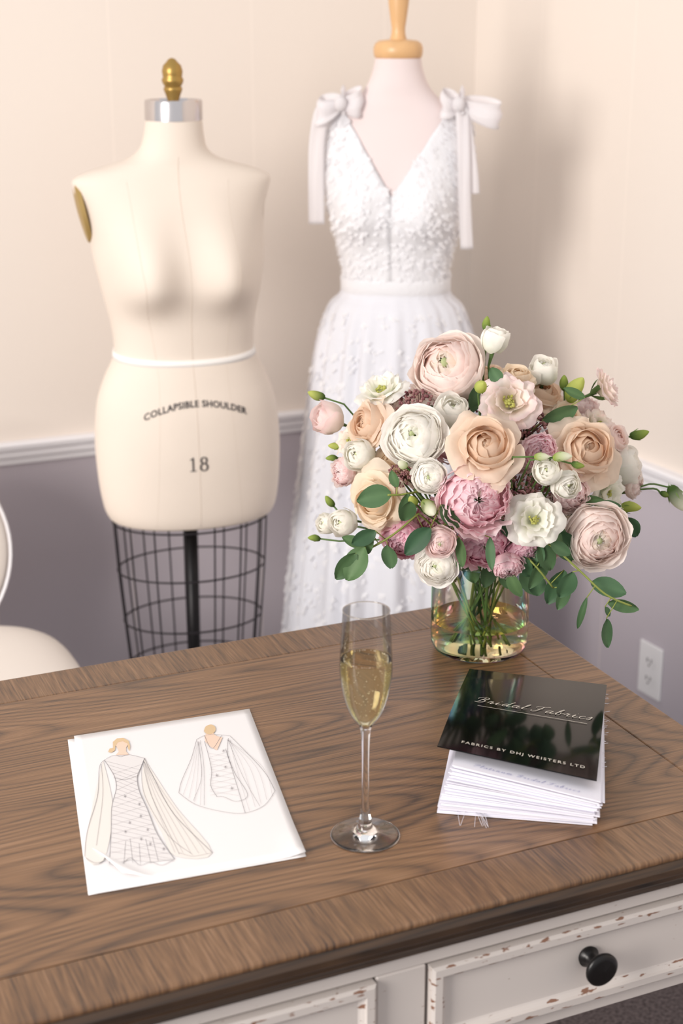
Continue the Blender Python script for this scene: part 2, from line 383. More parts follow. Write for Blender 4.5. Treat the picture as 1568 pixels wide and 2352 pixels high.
def textmesh(s,shear=0,space=1.0,bold=0):
    cu=bpy.data.curves.new("t",'FONT'); cu.body=s; cu.size=1; cu.shear=shear; cu.space_character=space; cu.offset=bold
    cu.resolution_u=3; cu.align_x='CENTER'
    ob=bpy.data.objects.new("t",cu); link(ob); bpy.context.view_layer.update()
    dg=bpy.context.evaluated_depsgraph_get(); me=bpy.data.meshes.new_from_object(ob.evaluated_get(dg))
    V=[v.co.copy() for v in me.vertices]; Fc=[tuple(p.vertices) for p in me.polygons]
    bpy.data.objects.remove(ob); bpy.data.meshes.remove(me)
    x0=min(v.x for v in V);x1=max(v.x for v in V)
    return [((v.x-(x0+x1)/2)/(x1-x0),v.y/(x1-x0)) for v in V],Fc
GLY={
'B':(1.75,[[(-.1,.15),(.1,0),(.3,.3),(.45,1.2),(.6,2.0)],[(-.35,1.4),(-.3,1.8),(.2,2.15),(.9,2.15),(1.2,1.8),(.95,1.3),(.45,1.1),(.95,1.05),(1.2,.65),(.95,.15),(.4,-.05),(.0,.1)]]),
'F':(1.7,[[(-.35,1.5),(-.25,1.9),(.2,2.0),(.9,1.95),(1.6,2.25)],[(.75,1.98),(.6,1.1),(.35,.25),(-.05,-.1),(-.4,.1),(-.35,.35)],[(.1,1.0),(.5,1.05),(1.0,1.15)]]),
'r':(1.15,[[(0,.35),(.25,1.05),(.35,.88),(.62,.95),(.55,.3),(.7,.02),(1.1,.35)]]),
'i':(1.0,[[(0,.35),(.3,1.0),(.22,.3),(.4,.02),(.95,.35)],[(.38,1.5),(.44,1.56)]]),
'd':(1.5,[[(.85,.85),(.5,1.0),(.1,.5),(.3,.02),(.7,.3),(1.0,1.2),(1.15,2.1),(.95,1.0),(.9,.2),(1.1,.02),(1.45,.35)]]),
'a':(1.45,[[(.85,.85),(.5,1.0),(.1,.5),(.3,.02),(.7,.35),(.92,1.0),(.85,.25),(1.02,.02),(1.4,.35)]]),
'l':(1.0,[[(0,.35),(.5,1.5),(.55,2.1),(.35,1.9),(.22,.9),(.22,.2),(.42,.02),(.95,.35)]]),
'b':(1.35,[[(0,.35),(.5,1.5),(.55,2.1),(.35,1.9),(.2,.9),(.25,.1),(.55,.02),(.8,.45),(.62,.95),(.8,.8),(1.3,.8)]]),
'c':(1.15,[[(.82,.82),(.5,1.0),(.12,.5),(.35,.02),(.75,.1),(1.1,.35)]]),
's':(.9,[[(0,.35),(.42,1.1),(.6,.6),(.45,.05),(.05,.12)]]),
'P':(1.7,[[(-.1,.1),(.15,0),(.35,.6),(.6,2.0)],[(-.3,1.4),(-.2,1.9),(.4,2.15),(1.1,2.1),(1.2,1.6),(.9,1.1),(.4,1.0)]]),
't':(1.0,[[(0,.35),(.35,1.6),(.22,.3),(.4,.02),(.95,.35)],[(-.05,1.1),(.7,1.15)]]),
'n':(1.5,[[(0,.35),(.25,1.0),(.2,.0),(.35,.7),(.75,1.0),(.8,.3),(1.0,.02),(1.45,.35)]]),
'u':(1.5,[[(0,.35),(.25,1.0),(.2,.25),(.45,.0),(.85,.5),(.9,1.0),(.85,.25),(1.02,.02),(1.45,.35)]]),
'm':(2.1,[[(0,.35),(.25,1.0),(.2,.0),(.35,.7),(.75,1.0),(.75,.0),(.9,.7),(1.3,1.0),(1.35,.3),(1.55,.02),(2.05,.35)]]),
' ':(.9,[])}
def script(text,w=.10,slant=.55,gap=.12):
    """hand-drawn cursive strokes as flat ribbons, normalised to unit width, centred"""
    V=[];Fc=[];x0=0
    for ch in text:
        adv,st=GLY[ch]
        for s in st:
            P=crom(s,6); b=len(V)
            P=[(x0+x+slant*y,y) for x,y in P]
            for i,p in enumerate(P):
                q0=P[max(i-1,0)];q1=P[min(i+1,len(P)-1)]; dx,dy=q1[0]-q0[0],q1[1]-q0[1]; L=math.hypot(dx,dy) or 1
                ww=w*(.5+.8*abs(dy)/L*(1 if dy<0 else .45)); nx,ny=-dy/L*ww/2,dx/L*ww/2
                V.append((p[0]+nx,p[1]+ny)); V.append((p[0]-nx,p[1]-ny))
            for i in range(len(P)-1): Fc.append((b+2*i+1,b+2*i+3,b+2*i+2,b+2*i))
        x0+=adv+gap
    xa=min(v[0] for v in V); xb=max(v[0] for v in V)
    return [((x-(xa+xb)/2)/(xb-xa),y/(xb-xa)) for x,y in V],Fc

# ---------------------------------------------------------------- dress form
form=empty("dress_form",(-.293,2.80,0),math.radians(15),"cream linen dress form on black stand with wire skirt cage","dress form")
def lean(p):
    p=Vector(p); p.x+=-.010*(p.z-.9)-.009*math.exp(-((p.z-1.27)/.09)**2); return p
ft=[(.662,.150,.104,.110),(.668,.158,.110,.118),(.69,.1665,.116,.126),(.74,.173,.120,.134),(.815,.1755,.122,.136),(.886,.1685,.118,.126),(.936,.152,.106,.108),
 (.966,.137,.098,.094),(.990,.130,.092,.088),(1.036,.1335,.094,.088),(1.092,.145,.098,.096),(1.149,.155,.100,.104),(1.204,.160,.098,.108),(1.25,.168,.090,.106),(1.282,.177,.078,.094),(1.300,.178,.068,.080),(1.313,.155,.062,.070),(1.324,.117,.058,.062),(1.335,.082,.056,.058),(1.350,.062,.054,.055),(1.37,.0545,.052,.052),(1.402,.0500,.050,.050)]
FB=Body(ft,2.15,(.074,1.130,.060,.057,.052,.088))
rings=[]
for row in FB.t: rings.append([tuple(lean(FB.pt(2*pi*j/96,row[0],0,row))) for j in range(96)])
V,Fc=loft(rings); o=mk("torso",V,Fc,M_linen,form,auto=50,label="cream linen torso")
V=[];Fc=[]
pts=[lean(FB.front(0,.67+i*(1.34-.67)/60,.0001)) for i in range(61)]; tubeg(V,Fc,pts,.0006,5)
for sg in (-1,1):
    pts=[]
    for i in range(61):
        z=.67+i*(1.30-.67)/60
        x=sg*(.062+.022*math.exp(-((z-1.13)/.1)**2)+.03*max(0,(z-1.13)/.17)*.9+.02*max(0,(.95-z)/.3))
        pts.append(lean(FB.front(x,z,-.0002)))
    tubeg(V,Fc,pts,.0005,5)
mk("seam",V,Fc,M_seam,form)
rings=[]
for dz,of in ((-.006,.0003),(-.006,.002),(.006,.002),(.006,.0003)):
    rings.append([tuple(lean(FB.pt(2*pi*j/96,.983+dz,of))+Vector((0,0,.006*math.sin(2*pi*j/96)))) for j in range(96)])
V,Fc=loft(rings,(False,False)); mk("waist_tape",V,Fc,M_tape,form,label="white waist tape")
for sg in (-1,1):
    V=[];Fc=[]; n=40; rings=[]
    for k,(s,dx) in enumerate([(1.0,-.006),(1.0,.002),(.9,.003),(.5,.004),(.02,.004)]):
        sz=1 if sg<0 else .8
        rings.append([tuple(lean((sg*(.171+(dx if sg<0 else dx-.008)+.008*math.sin(2*pi*j/n)*s- .004),.004+.046*sz*s*math.cos(2*pi*j/n),1.244+.055*sz*s*math.sin(2*pi*j/n)))) for j in range(n)])
    V,Fc=loft(rings,(True,True)); mk("arm_plate",V,Fc,M_plate if sg<0 else M_linen,form,auto=40,label="brass coloured arm plate" if sg<0 else "cream covered arm plate")
def leanV(V): return [tuple(lean(p)) for p in V]
V,Fc=revolve([(.0500,1.400),(.0515,1.401),(.0515,1.432),(.050,1.436),(.046,1.436),(.043,1.432),(.0001,1.431)],48); mk("neck_cap",leanV(V),Fc,M_chrome,form,auto=30,label="chrome neck ring")
V,Fc=revolve([(.0001,1.431),(.010,1.433),(.011,1.437),(.0135,1.445),(.0165,1.452),(.0165,1.456),(.0145,1.458),(.0185,1.465),(.0195,1.470),(.017,1.474),(.0175,1.478),(.0185,1.484),(.016,1.494),(.010,1.500),(.006,1.505),(.0001,1.507)],32); mk("neck_knob",leanV(V),Fc,M_brass,form,auto=50,label="brass finial knob")
T,Fc=textmesh("COLLAPSIBLE SHOULDER",0,1.08,.022); w=.190; V=[lean(FB.front(x*w,.902+y*w*1.05-2.6*(x*w)**2,.0012)) for x,y in T]
mk("hip_lettering",V,Fc,M_ink,form,False,label="printed lettering")
V=[];Fc=[]
def fstrip(P,W):
    b=len(V)
    for i,p in enumerate(P):
        q0=P[max(i-1,0)];q1=P[min(i+1,len(P)-1)]; dx,dy=q1[0]-q0[0],q1[1]-q0[1]; L=math.hypot(dx,dy) or 1
        ww=W(dx/L,dy/L) ; V.append((p[0]-dy/L*ww/2,p[1]+dx/L*ww/2)); V.append((p[0]+dy/L*ww/2,p[1]-dx/L*ww/2))
    for i in range(len(P)-1): Fc.append((b+2*i+1,b+2*i+3,b+2*i+2,b+2*i))
fstrip([(-.5,0),(-.5,1.0)],lambda a,b:.13); fstrip([(-.75,.03),(-.25,.03)],lambda a,b:.06); fstrip([(-.5,.96),(-.6,.88),(-.74,.86)],lambda a,b:.07)
def ell(cx,cy,rx,ry): return [(cx+rx*math.cos(2*pi*i/28),cy+ry*math.sin(2*pi*i/28)) for i in range(29)]
fstrip(ell(.36,.27,.27,.26),lambda a,b:.06+.09*abs(b)); fstrip(ell(.36,.76,.22,.22),lambda a,b:.06+.08*abs(b))
V=[lean(FB.front(x*.0235,.782+y*.0265,.0012)) for x,y in V]
mk("size_number",V,Fc,M_ink,form,False,label="printed number")
V=[];Fc=[]
def cring(z,w,d,r=.0019):
    pts=[(w*math.cos(2*pi*j/64),d*math.sin(2*pi*j/64),z) for j in range(65)]; tubeg(V,Fc,pts,r,6,False)
lv=[(.655,.149,.106),(.556,.144,.100),(.450,.136,.094),(.355,.128,.088),(.27,.122,.082)]
for z,w,d in lv: cring(z,w,d)
for j in range(16):
    a=2*pi*(j+.5)/16; pts=[(w*math.cos(a),d*math.sin(a),z) for z,w,d in [(.665,.149,.105)]+lv]; tubeg(V,Fc,pts,.0017,6)
mk("wire_cage",V,Fc,M_wire,form,label="dark wire skirt cage")
V,Fc=revolve([(.0125,.05),(.0125,.67)],24,(True,True)); mk("pole",V,Fc,M_black,form)
V,Fc=revolve([(.0001,.03),(.04,.03),(.04,.05),(.02,.07),(.0126,.09)],24)
for j in range(4):
    a=pi/4+j*pi/2; tubeg(V,Fc,[(0,0,.045),(.09*math.cos(a),.09*math.sin(a),.04),(.15*math.cos(a),.15*math.sin(a),.012)],[.014,.012,.010],8)
mk("base",V,Fc,M_black,form)

# ---------------------------------------------------------------- bridal mannequin
man=empty("bridal_mannequin",(.105,2.95,0),math.radians(-8),"pale jersey mannequin with light wood neck finial","mannequin")
mtb=[(.90,.125,.09,.09),(1.0,.108,.078,.078),(1.04,.100,.072,.072),(1.083,.097,.070,.070),(1.12,.099,.072,.072),(1.16,.107,.078,.078),(1.20,.119,.082,.082),(1.258,.133,.080,.084),(1.30,.138,.074,.080),(1.35,.138,.064,.070),(1.385,.134,.056,.06),(1.405,.118,.052,.055),(1.42,.094,.050,.052),(1.435,.073,.048,.050),(1.455,.057,.047,.047),(1.48,.047,.044,.044),(1.502,.0425,.0425,.0425)]
MB=Body(mtb,2.15,(.062,1.225,.036,.045,.045,.065))
rings=[[tuple(MB.pt(2*pi*j/80,r[0],0,r)) for j in range(80)] for r in MB.t]
V,Fc=loft(rings); mk("torso",V,Fc,M_jersey,man,auto=60,label="pale pink white jersey torso")
V,Fc=revolve([(.0001,1.500),(.040,1.500),(.0445,1.505),(.046,1.513),(.046,1.520),(.043,1.528),(.036,1.533),(.018,1.535),(.0001,1.535)],40); mk("neck_disc",V,Fc,M_lwood,man,auto=50,label="light wood disc")
V,Fc=revolve([(.016,1.534),(.013,1.545),(.0125,1.555),(.015,1.57),(.019,1.60),(.0205,1.625),(.019,1.65),(.012,1.67),(.0001,1.675)],32); mk("neck_finial",V,Fc,M_lwood,man,label="turned light wood finial")
V,Fc=revolve([(.015,.04),(.015,.92)],20,(True,True)); mk("pole",V,Fc,M_lwood,man)
V,Fc=revolve([(.0001,.0),(.15,.0),(.15,.02),(.13,.035),(.02,.045),(.0001,.045)],32); mk("base",V,Fc,M_lwood,man,auto=40)
gown=empty("wedding_gown",(.105,2.95,0),math.radians(-8),"white lace V-neck wedding gown with bow straps on the mannequin","wedding dress")
def bod(side,u,z,off=.006):
    row=MB.par(z); w=row[1]
    xi=max(0,.60*(z-1.258)); xb=max(0,.35*(z-1.27))
    af=math.asin(min(.97,(xi/w)**(2.15/2))) if xi>0 else 0
    ab=math.asin(min(.9,(xb/w)**(2.15/2))) if xb>0 else 0
    th=-pi/2+af+(pi-af-ab)*u
    p=MB.pt(th,z,off+.001*math.sin(z*160+u*30))
    if side<0: p.x=-p.x
    return p
V=[];Fc=[];nu=40;nz=50
for side in (1,-1):
    b=len(V)
    for i in range(nz+1):
        z=1.07+(1.418-1.07)*i/nz
        for j in range(nu+1): V.append(bod(side,j/nu,z))
    for i in range(nz):
        for j in range(nu):
            q=(b+i*(nu+1)+j,b+i*(nu+1)+j+1,b+(i+1)*(nu+1)+j+1,b+(i+1)*(nu+1)+j); Fc.append(q if side>0 else q[::-1])
o=mk("bodice",V,Fc,M_dress,gown,label="white lace V-neck bodice"); s=o.modifiers.new("s",'SOLIDIFY'); s.thickness=.002
sk=crom([(1.09,.104),(1.075,.1045),(1.06,.110),(1.04,.130),(1.0,.145),(.954,.155),(.83,.173),(.591,.200),(.381,.220),(.2,.232),(.012,.245)],6)
def skp(th,z,r,k=1):
    t=max(0,1.08-z)
    pl=.0042*min(1,t*8)*(1+t*1.6)*(math.sin(17*th+2*math.sin(3*th))+.5*math.sin(31*th+1.3+z*2))
    R=r+pl*k
    return Vector((R*math.cos(th),R*(.74+.2*min(1,t*1.6))*math.sin(th),z))
rings=[[tuple(skp(2*pi*j/240,z,r)) for j in range(240)] for z,r in sk]
V,Fc=loft(rings,(False,False)); o=mk("skirt",V,Fc,M_tulle,gown,label="flowing tulle skirt"); s=o.modifiers.new("s",'SOLIDIFY'); s.thickness=.0015
rings=[[tuple(MB.pt(2*pi*j/80,z,.010 if abs(z-1.083)<.013 else .007)) for j in range(80)] for z in (1.068,1.072,1.083,1.094,1.098)]
V,Fc=loft(rings,(False,False)); mk("waistband",V,Fc,M_dress,gown)
V=[];Fc=[]
def floret(P,Nn,r):
    Nn=Nn.normalized(); a=Nn.orthogonal().normalized(); b=Nn.cross(a); ph=random.random()*6
    n0=len(V); V.append(tuple(P+Nn*.001))
    for k in range(5):
        for da,rr,h in ((-.5,.62,.06),(0,1.0,.11),(.5,.62,.06)):
            an=ph+k*2*pi/5+da; V.append(tuple(P+a*(r*rr*math.cos(an))+b*(r*rr*math.sin(an))+Nn*(r*h*(.7+random.random()*.8))))
        i=n0+1+k*3; Fc.append((n0,i,i+1,i+2))
for q in range(1500):
    side=random.choice((1,-1)); z=random.uniform(1.09,1.415); u=random.uniform(.0,.75)
    P=bod(side,u,z,.0075); Nn=Vector((P.x,P.y*1.6,.1)); Nn=Nn.normalized()+Vector([random.uniform(-.13,.13) for _ in range(3)])
    floret(P,Nn,random.uniform(.0035,.0078))
def rad(z):
    for i in range(len(sk)-1):
        if sk[i][0]>=z>=sk[i+1][0]:
            k=(sk[i][0]-z)/(sk[i][0]-sk[i+1][0]+1e-9); return sk[i][1]+(sk[i+1][1]-sk[i][1])*k
    return sk[-1][1]
for q in range(3600):
    z=random.uniform(.05,1.04); th=random.uniform(-pi*1.15,.15*pi)
    if random.random()>(.22+.78*abs(math.cos(th))**.8 if z<.95 else .3): continue
    P=skp(th,z,rad(z)+.003); Nn=Vector((P.x,P.y,.1)).normalized()+Vector([random.uniform(-.25,.25) for _ in range(3)])
    floret(P,Nn,random.uniform(.0045,.010))
mk("lace_applique",V,Fc,M_appl,gown,False,kind="stuff",label="white floral lace applique")
def strip(V,Fc,pts,wid,sd,wave=0,ph=0,nw=6):
    pts=[Vector(p) for p in pts]; b=len(V); sd=Vector(sd).normalized()
    for i,p in enumerate(pts):
        d=(pts[min(i+1,len(pts)-1)]-pts[max(i-1,0)]).normalized(); nn=d.cross(sd)
        nn=nn.normalized() if nn.length>1e-4 else Vector((0,-1,0))
        w=wid[i] if isinstance(wid,(list,tuple)) else wid
        for j in range(nw+1):
            s=j/nw-.5; V.append(tuple(p+sd*(w*s)+nn*(wave*math.sin(s*9+ph+i*.2))))
    for i in range(len(pts)-1):
        for j in range(nw):
            Fc.append((b+i*(nw+1)+j,b+i*(nw+1)+j+1,b+(i+1)*(nw+1)+j+1,b+(i+1)*(nw+1)+j))
for sg in (-1,1):
    V=[];Fc=[]; K=Vector((-.100 if sg<0 else .118,-.045,1.422))
    def loop(dirx,dz,L,dep,w):
        pts=[]
        for i in range(21):
            a=2*pi*i/20; rr=L*(1-math.cos(a))/2; pts.append(K+Vector((dirx*rr, dep*math.sin(a)*(rr/L+.15), dz*rr+.006*math.sin(a))))
        wd=[w*(.34+.66*math.sin(pi*i/20)) for i in range(21)]
        strip(V,Fc,pts,wd,(-.25*dz,.15,1),.003,dirx*3)
    if sg<0:
        loop(-.9,-.30,.050,.020,.050); loop(.9,.10,.044,.020,.050); loop(.2,.35,.028,.018,.044)
        tails=[((-.030,-.005,-.004),(-.044,-.006,-.06),(-.047,-.006,-.13),(-.047,-.004,-.222),.030)]
    else:
        loop(-.9,.05,.036,.020,.048); loop(.9,-.22,.086,.022,.046); loop(.3,.4,.028,.018,.044)
        tails=[((.006,-.010,-.01),(.012,-.018,-.08),(.016,-.018,-.17),(.022,-.014,-.262),.024),((.010,-.008,-.01),(.020,-.010,-.06),(.030,-.010,-.12),(.034,-.008,-.16),.018)]
    for t in tails:
        pts=crom([tuple(K)]+[tuple(K+Vector(q)) for q in t[:4]],7); strip(V,Fc,pts,[t[4]*(.6+.4*min(1,i/8)) for i in range(len(pts))],(1,.2,0),.0012,t[4]*99)
    kv,kf=revolve([(.0001,-.014),(.009,-.011),(.012,-.004),(.012,.006),(.008,.011),(.0001,.014)],16)
    b=len(V); V+=[(K.x+x,K.y+y-.010,K.z+z) for x,y,z in kv]; Fc+=[tuple(b+i for i in f) for f in kf]
    o=mk("shoulder_bow",V,Fc,M_ribbon,gown,label="white sheer shoulder bow with hanging tails"); s=o.modifiers.new("s",'SOLIDIFY'); s.thickness=.0008

# ---------------------------------------------------------------- chair
ch=empty("upholstered_chair",(-.83,2.68,0),A24,"cream upholstered chair with rounded back behind the desk","chair")
def pill(hw,hd,zc,hz,n=64,ex=3.2):
    rings=[]
    for k in range(17):
        ph=-pi/2+pi*k/16; s=max(.001,math.cos(ph))**.45; z=zc+hz*math.sin(ph)
        rings.append([((hw*s-0)*math.copysign(abs(math.cos(2*pi*j/n))**(2/ex),math.cos(2*pi*j/n)),hd*s*math.copysign(abs(math.sin(2*pi*j/n))**(2/ex),math.sin(2*pi*j/n)),z) for j in range(n)])
    return loft(rings)
V,Fc=pill(.265,.235,.435,.045); V=[(x+.01,y-.23,z) for x,y,z in V]; mk("seat",V,Fc,M_chair,ch)
rings=[];n=64
for k in range(17):
    ph=-pi/2+pi*k/16; s=max(.04,math.cos(ph))**.16 if 0<k<16 else .62; y=.036*math.sin(ph)
    if k in (0,16): y*=1.12
    rings.append([(.222*s*math.cos(2*pi*j/n), y+.045+.06*((z0:=.60+.222*s*math.sin(2*pi*j/n))-.40), z0) for j in range(n)])
V,Fc=loft(rings); V=[(x,y,z) for x,y,z in V]; mk("backrest",V,Fc,M_chair,ch,label="rounded cream backrest",auto=60)
V=[];Fc=[]; tubeg(V,Fc,[(.216*math.cos(2*pi*j/64),.013+.06*((.60+.216*math.sin(2*pi*j/64))-.40),.60+.216*math.sin(2*pi*j/64)) for j in range(65)],.0035,8,False); mk("piping",V,Fc,M_trim,ch)
for lx in (-.19,.19):
    for ly,ly2 in ((-.42,-.43),(-.03,.02)):
        V=[];Fc=[]; tubeg(V,Fc,[(lx,ly,.41),(lx*1.03,ly2,.0)],[.022,.013],12); mk("leg",V,Fc,M_cleg,ch)

# ---------------------------------------------------------------- paper
TL=Vector((-.3276,1.6454,0));TR=Vector((-.1143,1.7227,0));BR=Vector((-.0363,1.3785,0));BL=Vector((-.2492,1.3064,0))
def quad(s,t,z=0): 
    p=TL*(1-s)*(1-t)+TR*s*(1-t)+BR*s*t+BL*(1-s)*t; p.z=z; return p
def sheet(name,z,ins,curl,label):
    V=[];Fc=[];n=24
    for i in range(n+1):
        for j in range(n+1):
            s=ins[0]+(ins[2]-ins[0])*j/n; t=ins[1]+(ins[3]-ins[1])*i/n
            p=quad(s,t,z)
            if curl:
                d=max(0,(t-.80)/.2+(.22-s)/.22-.55) if (t>.6 and s<.4) else 0
                if d>0: s2=s+.10*d*1.0; t2=t-.055*d; p=quad(s2,t2,z+.004*d*(1.6-d))
                p.z+=.0035*max(0,(s-.9)/.1)*max(0,(t-.8)/.2)
            V.append(p)
    for i in range(n):
        for j in range(n): Fc.append((i*(n+1)+j,(i+1)*(n+1)+j,(i+1)*(n+1)+j+1,i*(n+1)+j+1))
    e=mk(name,V,Fc,M_paper,cat="paper",label=label,group="sketch papers on the desk"); m=e.modifiers.new("s",'SOLIDIFY'); m.thickness=.0003; m.offset=1
    return e
sheet("paper_sheet",ZT+.0004,(0,0.01,1.0,1.0),False,"blank white paper sheet under the fashion sketch")
sh=sheet("sketch_paper",ZT+.0014,(.035,-.005,1.0,.995),True,"white paper with pencil sketch of two bridal gowns")
ZS=ZT+.0026
def art(x,y):
    s,t=.3,.3
    for _ in range(6):
        t=(y-1695+65*s)/(362-25*s); s=(x-160-45*t)/(413+85*t)
    return quad(s,t,ZS)
def stroke(V,Fc,P,w=.0006,smooth=True):
    w*=.72
    P=crom(P,5) if smooth and len(P)>2 else P
    p=[art(*q) for q in P]; b=len(V)
    for i,q in enumerate(p):
        d=(p[min(i+1,len(p)-1)]-p[max(i-1,0)]); d.z=0; d=d.normalized(); s=Vector((-d.y,d.x,0))*w/2
        V.append(q+s); V.append(q-s)
    for i in range(len(p)-1): Fc.append((b+2*i+1,b+2*i+3,b+2*i+2,b+2*i))
def fill(name,P,mat,z=0,sm=True):
    P=crom(P+[P[0]],4)[:-1] if sm else P
    V=[art(*q)+Vector((0,0,z)) for q in P]; n=len(V)
    mk(name,V,[tuple(range(n))[::-1]],mat,sh,False)
GL=[(243,1760),(256,1782),(267,1805),(270,1832),(260,1875),(258,1930),(253,1998)]
GR=[(333,1757),(325,1780),(317,1805),(322,1838),(340,1880),(362,1935),(398,1985)]
fill("sketch_wash",[(240,1760),(222,1850),(198,1980),(240,1990),(262,1900),(258,1840)],M_wash,-.0004)
fill("sketch_wash",[(333,1757),(358,1800),(410,1880),(485,1970),(400,1978),(372,1930),(330,1840)],M_wash,-.0004)
fill("sketch_gown",GL+[(300,1988),(345,1992)]+GR[::-1]+[(300,1748),(262,1750)],M_gownf,-.0002,False)
fill("sketch_skin",[(268,1747),(298,1747),(291,1738),(291,1728),(296,1718),(290,1706),(280,1704),(270,1707),(266,1718),(272,1730),(275,1738)],M_skin,-.0001,False)
fill("sketch_hair",[(262,1728),(261,1712),(270,1703),(284,1702),(296,1710),(300,1724),(299,1738),(295,1730),(294,1718),(283,1711),(272,1714),(267,1724),(266,1735),(258,1741),(251,1738),(254,1730)],M_hair,.0,False)
fill("sketch_skin",[(470,1702),(474,1694),(490,1694),(497,1701),(512,1706),(500,1738),(486,1730),(472,1716)],M_skin,-.0001,False)
fill("sketch_hair",[(468,1688),(472,1676),(484,1671),(494,1678),(494,1690),(484,1697),(474,1695)],M_hair,.0)
V=[];Fc=[]
S=lambda *P,w=.0006:stroke(V,Fc,list(P),w)
S((240,1762),(262,1748),(280,1752),(298,1747),(333,1757))
S(*GL); S(*GR)
S((253,1998),(275,2000),(300,1985),(320,1999),(345,1992),(370,1998),(398,1985))
S((264,1805),(290,1810),(319,1800)); S((240,1762),(232,1780),(228,1850),(205,1930),(198,1985)); S((236,1770),(240,1850),(225,1960),w=.0004)
S((333,1757),(352,1800),(400,1890),(485,1970)); S((330,1770),(350,1850),(410,1975),w=.0004); S((326,1780),(335,1850),(385,1935),(440,1975),w=.0004)
S((198,1985),(220,1996),(245,1992)); S((410,1972),(440,1978),(485,1970),w=.0004)
S((320,1955),(322,1998),w=.0004); S((350,1940),(362,1990),w=.0004); S((290,1950),(285,1998),w=.0004); S((300,1945),(305,1995),w=.0004); S((335,1945),(345,1995),w=.0004)
S((452,1710),(470,1700),(496,1698),(530,1702)); S((452,1710),(440,1760),(418,1815),(412,1842)); S((412,1842),(450,1868),(505,1882),(560,1886),(610,1868),(637,1835))
S((530,1702),(575,1750),(615,1795),(637,1835)); S((470,1715),(480,1750),(488,1790),(486,1825),(500,1850)); S((526,1708),(524,1740),(530,1765),(545,1800),(572,1845),(545,1860),(515,1850),(500,1850))
S((470,1700),(488,1735),(510,1700)); S((455,1715),(465,1800),(445,1860),w=.0004); S((525,1710),(560,1800),(600,1870),w=.0004); S((520,1735),(540,1800),(565,1885)); S((460,1712),(470,1780),(470,1870),w=.0004)
mk("sketch_line",V,Fc,M_pencil,sh,False)
V=[];Fc=[]
def ix(tab,y):
    for (x0,y0),(x1,y1) in zip(tab,tab[1:]):
        if y0<=y<=y1: return x0+(x1-x0)*(y-y0)/(y1-y0)
    return tab[-1][0] if y>tab[-1][1] else tab[0][0]
for i in range(23):
    y=1762+i*10; y2=min(y+24,1990)
    if y<1975:
        stroke(V,Fc,[(ix(GL,y),y),(ix(GR,y2),y2)],.00045,False)
        if i%2: stroke(V,Fc,[(ix(GL,y2),y2),(ix(GR,y),y)],.00040,False)
for i in range(8):
    y=1740+i*13; stroke(V,Fc,[(482,y+6),(530+i*3,y+16)],.0004,False); stroke(V,Fc,[(484,y+16),(528+i*3,y+2)],.0004,False)
for k in range(5): stroke(V,Fc,[(530-k*2,1712),(545+k*16,1780),(575+k*14,1880-k*8)],.00035)
for k in range(4): stroke(V,Fc,[(455+k,1716),(440+k*8,1790),(422+k*13,1846+k*8)],.00035)
for k in range(5): stroke(V,Fc,[(332,1765),(350+k*8,1850),(400+k*18,1972)],.00035)
for (x,y) in [(290,1850),(322,1868),(300,1910),(340,1925),(345,1955),(325,1895),(375,1965),(290,1930),(325,1945),(500,1800),(520,1780),(535,1830),(515,1740)]:
    for k in range(3):
        a=k*pi/3+.3; stroke(V,Fc,[(x-4*math.cos(a),y-4*math.sin(a)),(x+4*math.cos(a),y+4*math.sin(a))],.0007,False)
mk("sketch_shading",V,Fc,M_pencil2,sh,False,kind="stuff")

# ---------------------------------------------------------------- flute
FX,FY=.0249,1.4220
fluteE=empty("champagne_flute",(FX,FY,ZT+.0003),0,"clear champagne flute filled with pale gold sparkling wine","champagne glass")
outer=crom([(.0052,.126),(.0085,.1305),(.0155,.140),(.0222,.158),(.0262,.180),(.0270,.192),(.0266,.206),(.0252,.230),(.0236,.2555)],6)
V,Fc=revolve(outer,64); o=mk("bowl",V,Fc,M_glass,fluteE,label="clear glass bowl")
V=[];Fc=[]; tubeg(V,Fc,[(.0236*math.cos(2*pi*j/64),.0236*math.sin(2*pi*j/64),.2555) for j in range(65)],.0006,6,False); mk("rim",V,Fc,M_sglass,fluteE)
V,Fc=revolve(crom([(.0001,0),(.0345,.0),(.0350,.0008),(.0345,.0016),(.025,.0032),(.014,.0062),(.0085,.011),(.0062,.020),(.0045,.032),(.0037,.06),(.0037,.09),(.0043,.112),(.0055,.124),(.0062,.1275),(.0001,.1295)],4),64)
V=[(x,y,max(0,z)) for x,y,z in V]; mk("stem",V,Fc,M_sglass,fluteE,label="clear glass stem and foot")
wine=[(r-.0009,z+.0012) for r,z in outer if z<.203]; wine=[(.0001,wine[0][1]+.003)]+wine[1:]; zl=wine[-1][1]
wine+= [(wine[-1][0]-.0002,zl+.0005),(.0001,zl+.0005)]
V,Fc=revolve(wine,64); mk("sparkling_wine",V,Fc,M_champ,fluteE,auto=40,label="pale gold sparkling wine")
V=[];Fc=[]
def ball(V,Fc,c,r,n=6,m=4):
    pv,pf=revolve([(max(1e-5,r*math.sin(pi*k/m)),-r*math.cos(pi*k/m)) for k in range(m+1)],n); b=len(V)
    V+=[(c[0]+x,c[1]+y,c[2]+z) for x,y,z in pv]; Fc+=[tuple(b+i for i in f) for f in pf]
rnd=random.Random(3)
for k in range(170):
    top=k>=120
    z=rnd.uniform(.14,.203) if not top else zl+.0006
    rm=.012+.014*min(1,(z-.14)/.04); a=rnd.uniform(0,2*pi); rr=rm*(.93 if (k%3 or top) else rnd.random())*.93
    ball(V,Fc,(rr*math.cos(a),rr*math.sin(a),z),rnd.uniform(.00018,.0004))
mk("bubbles",V,Fc,M_bub,fluteE,kind="stuff",label="tiny bubbles")

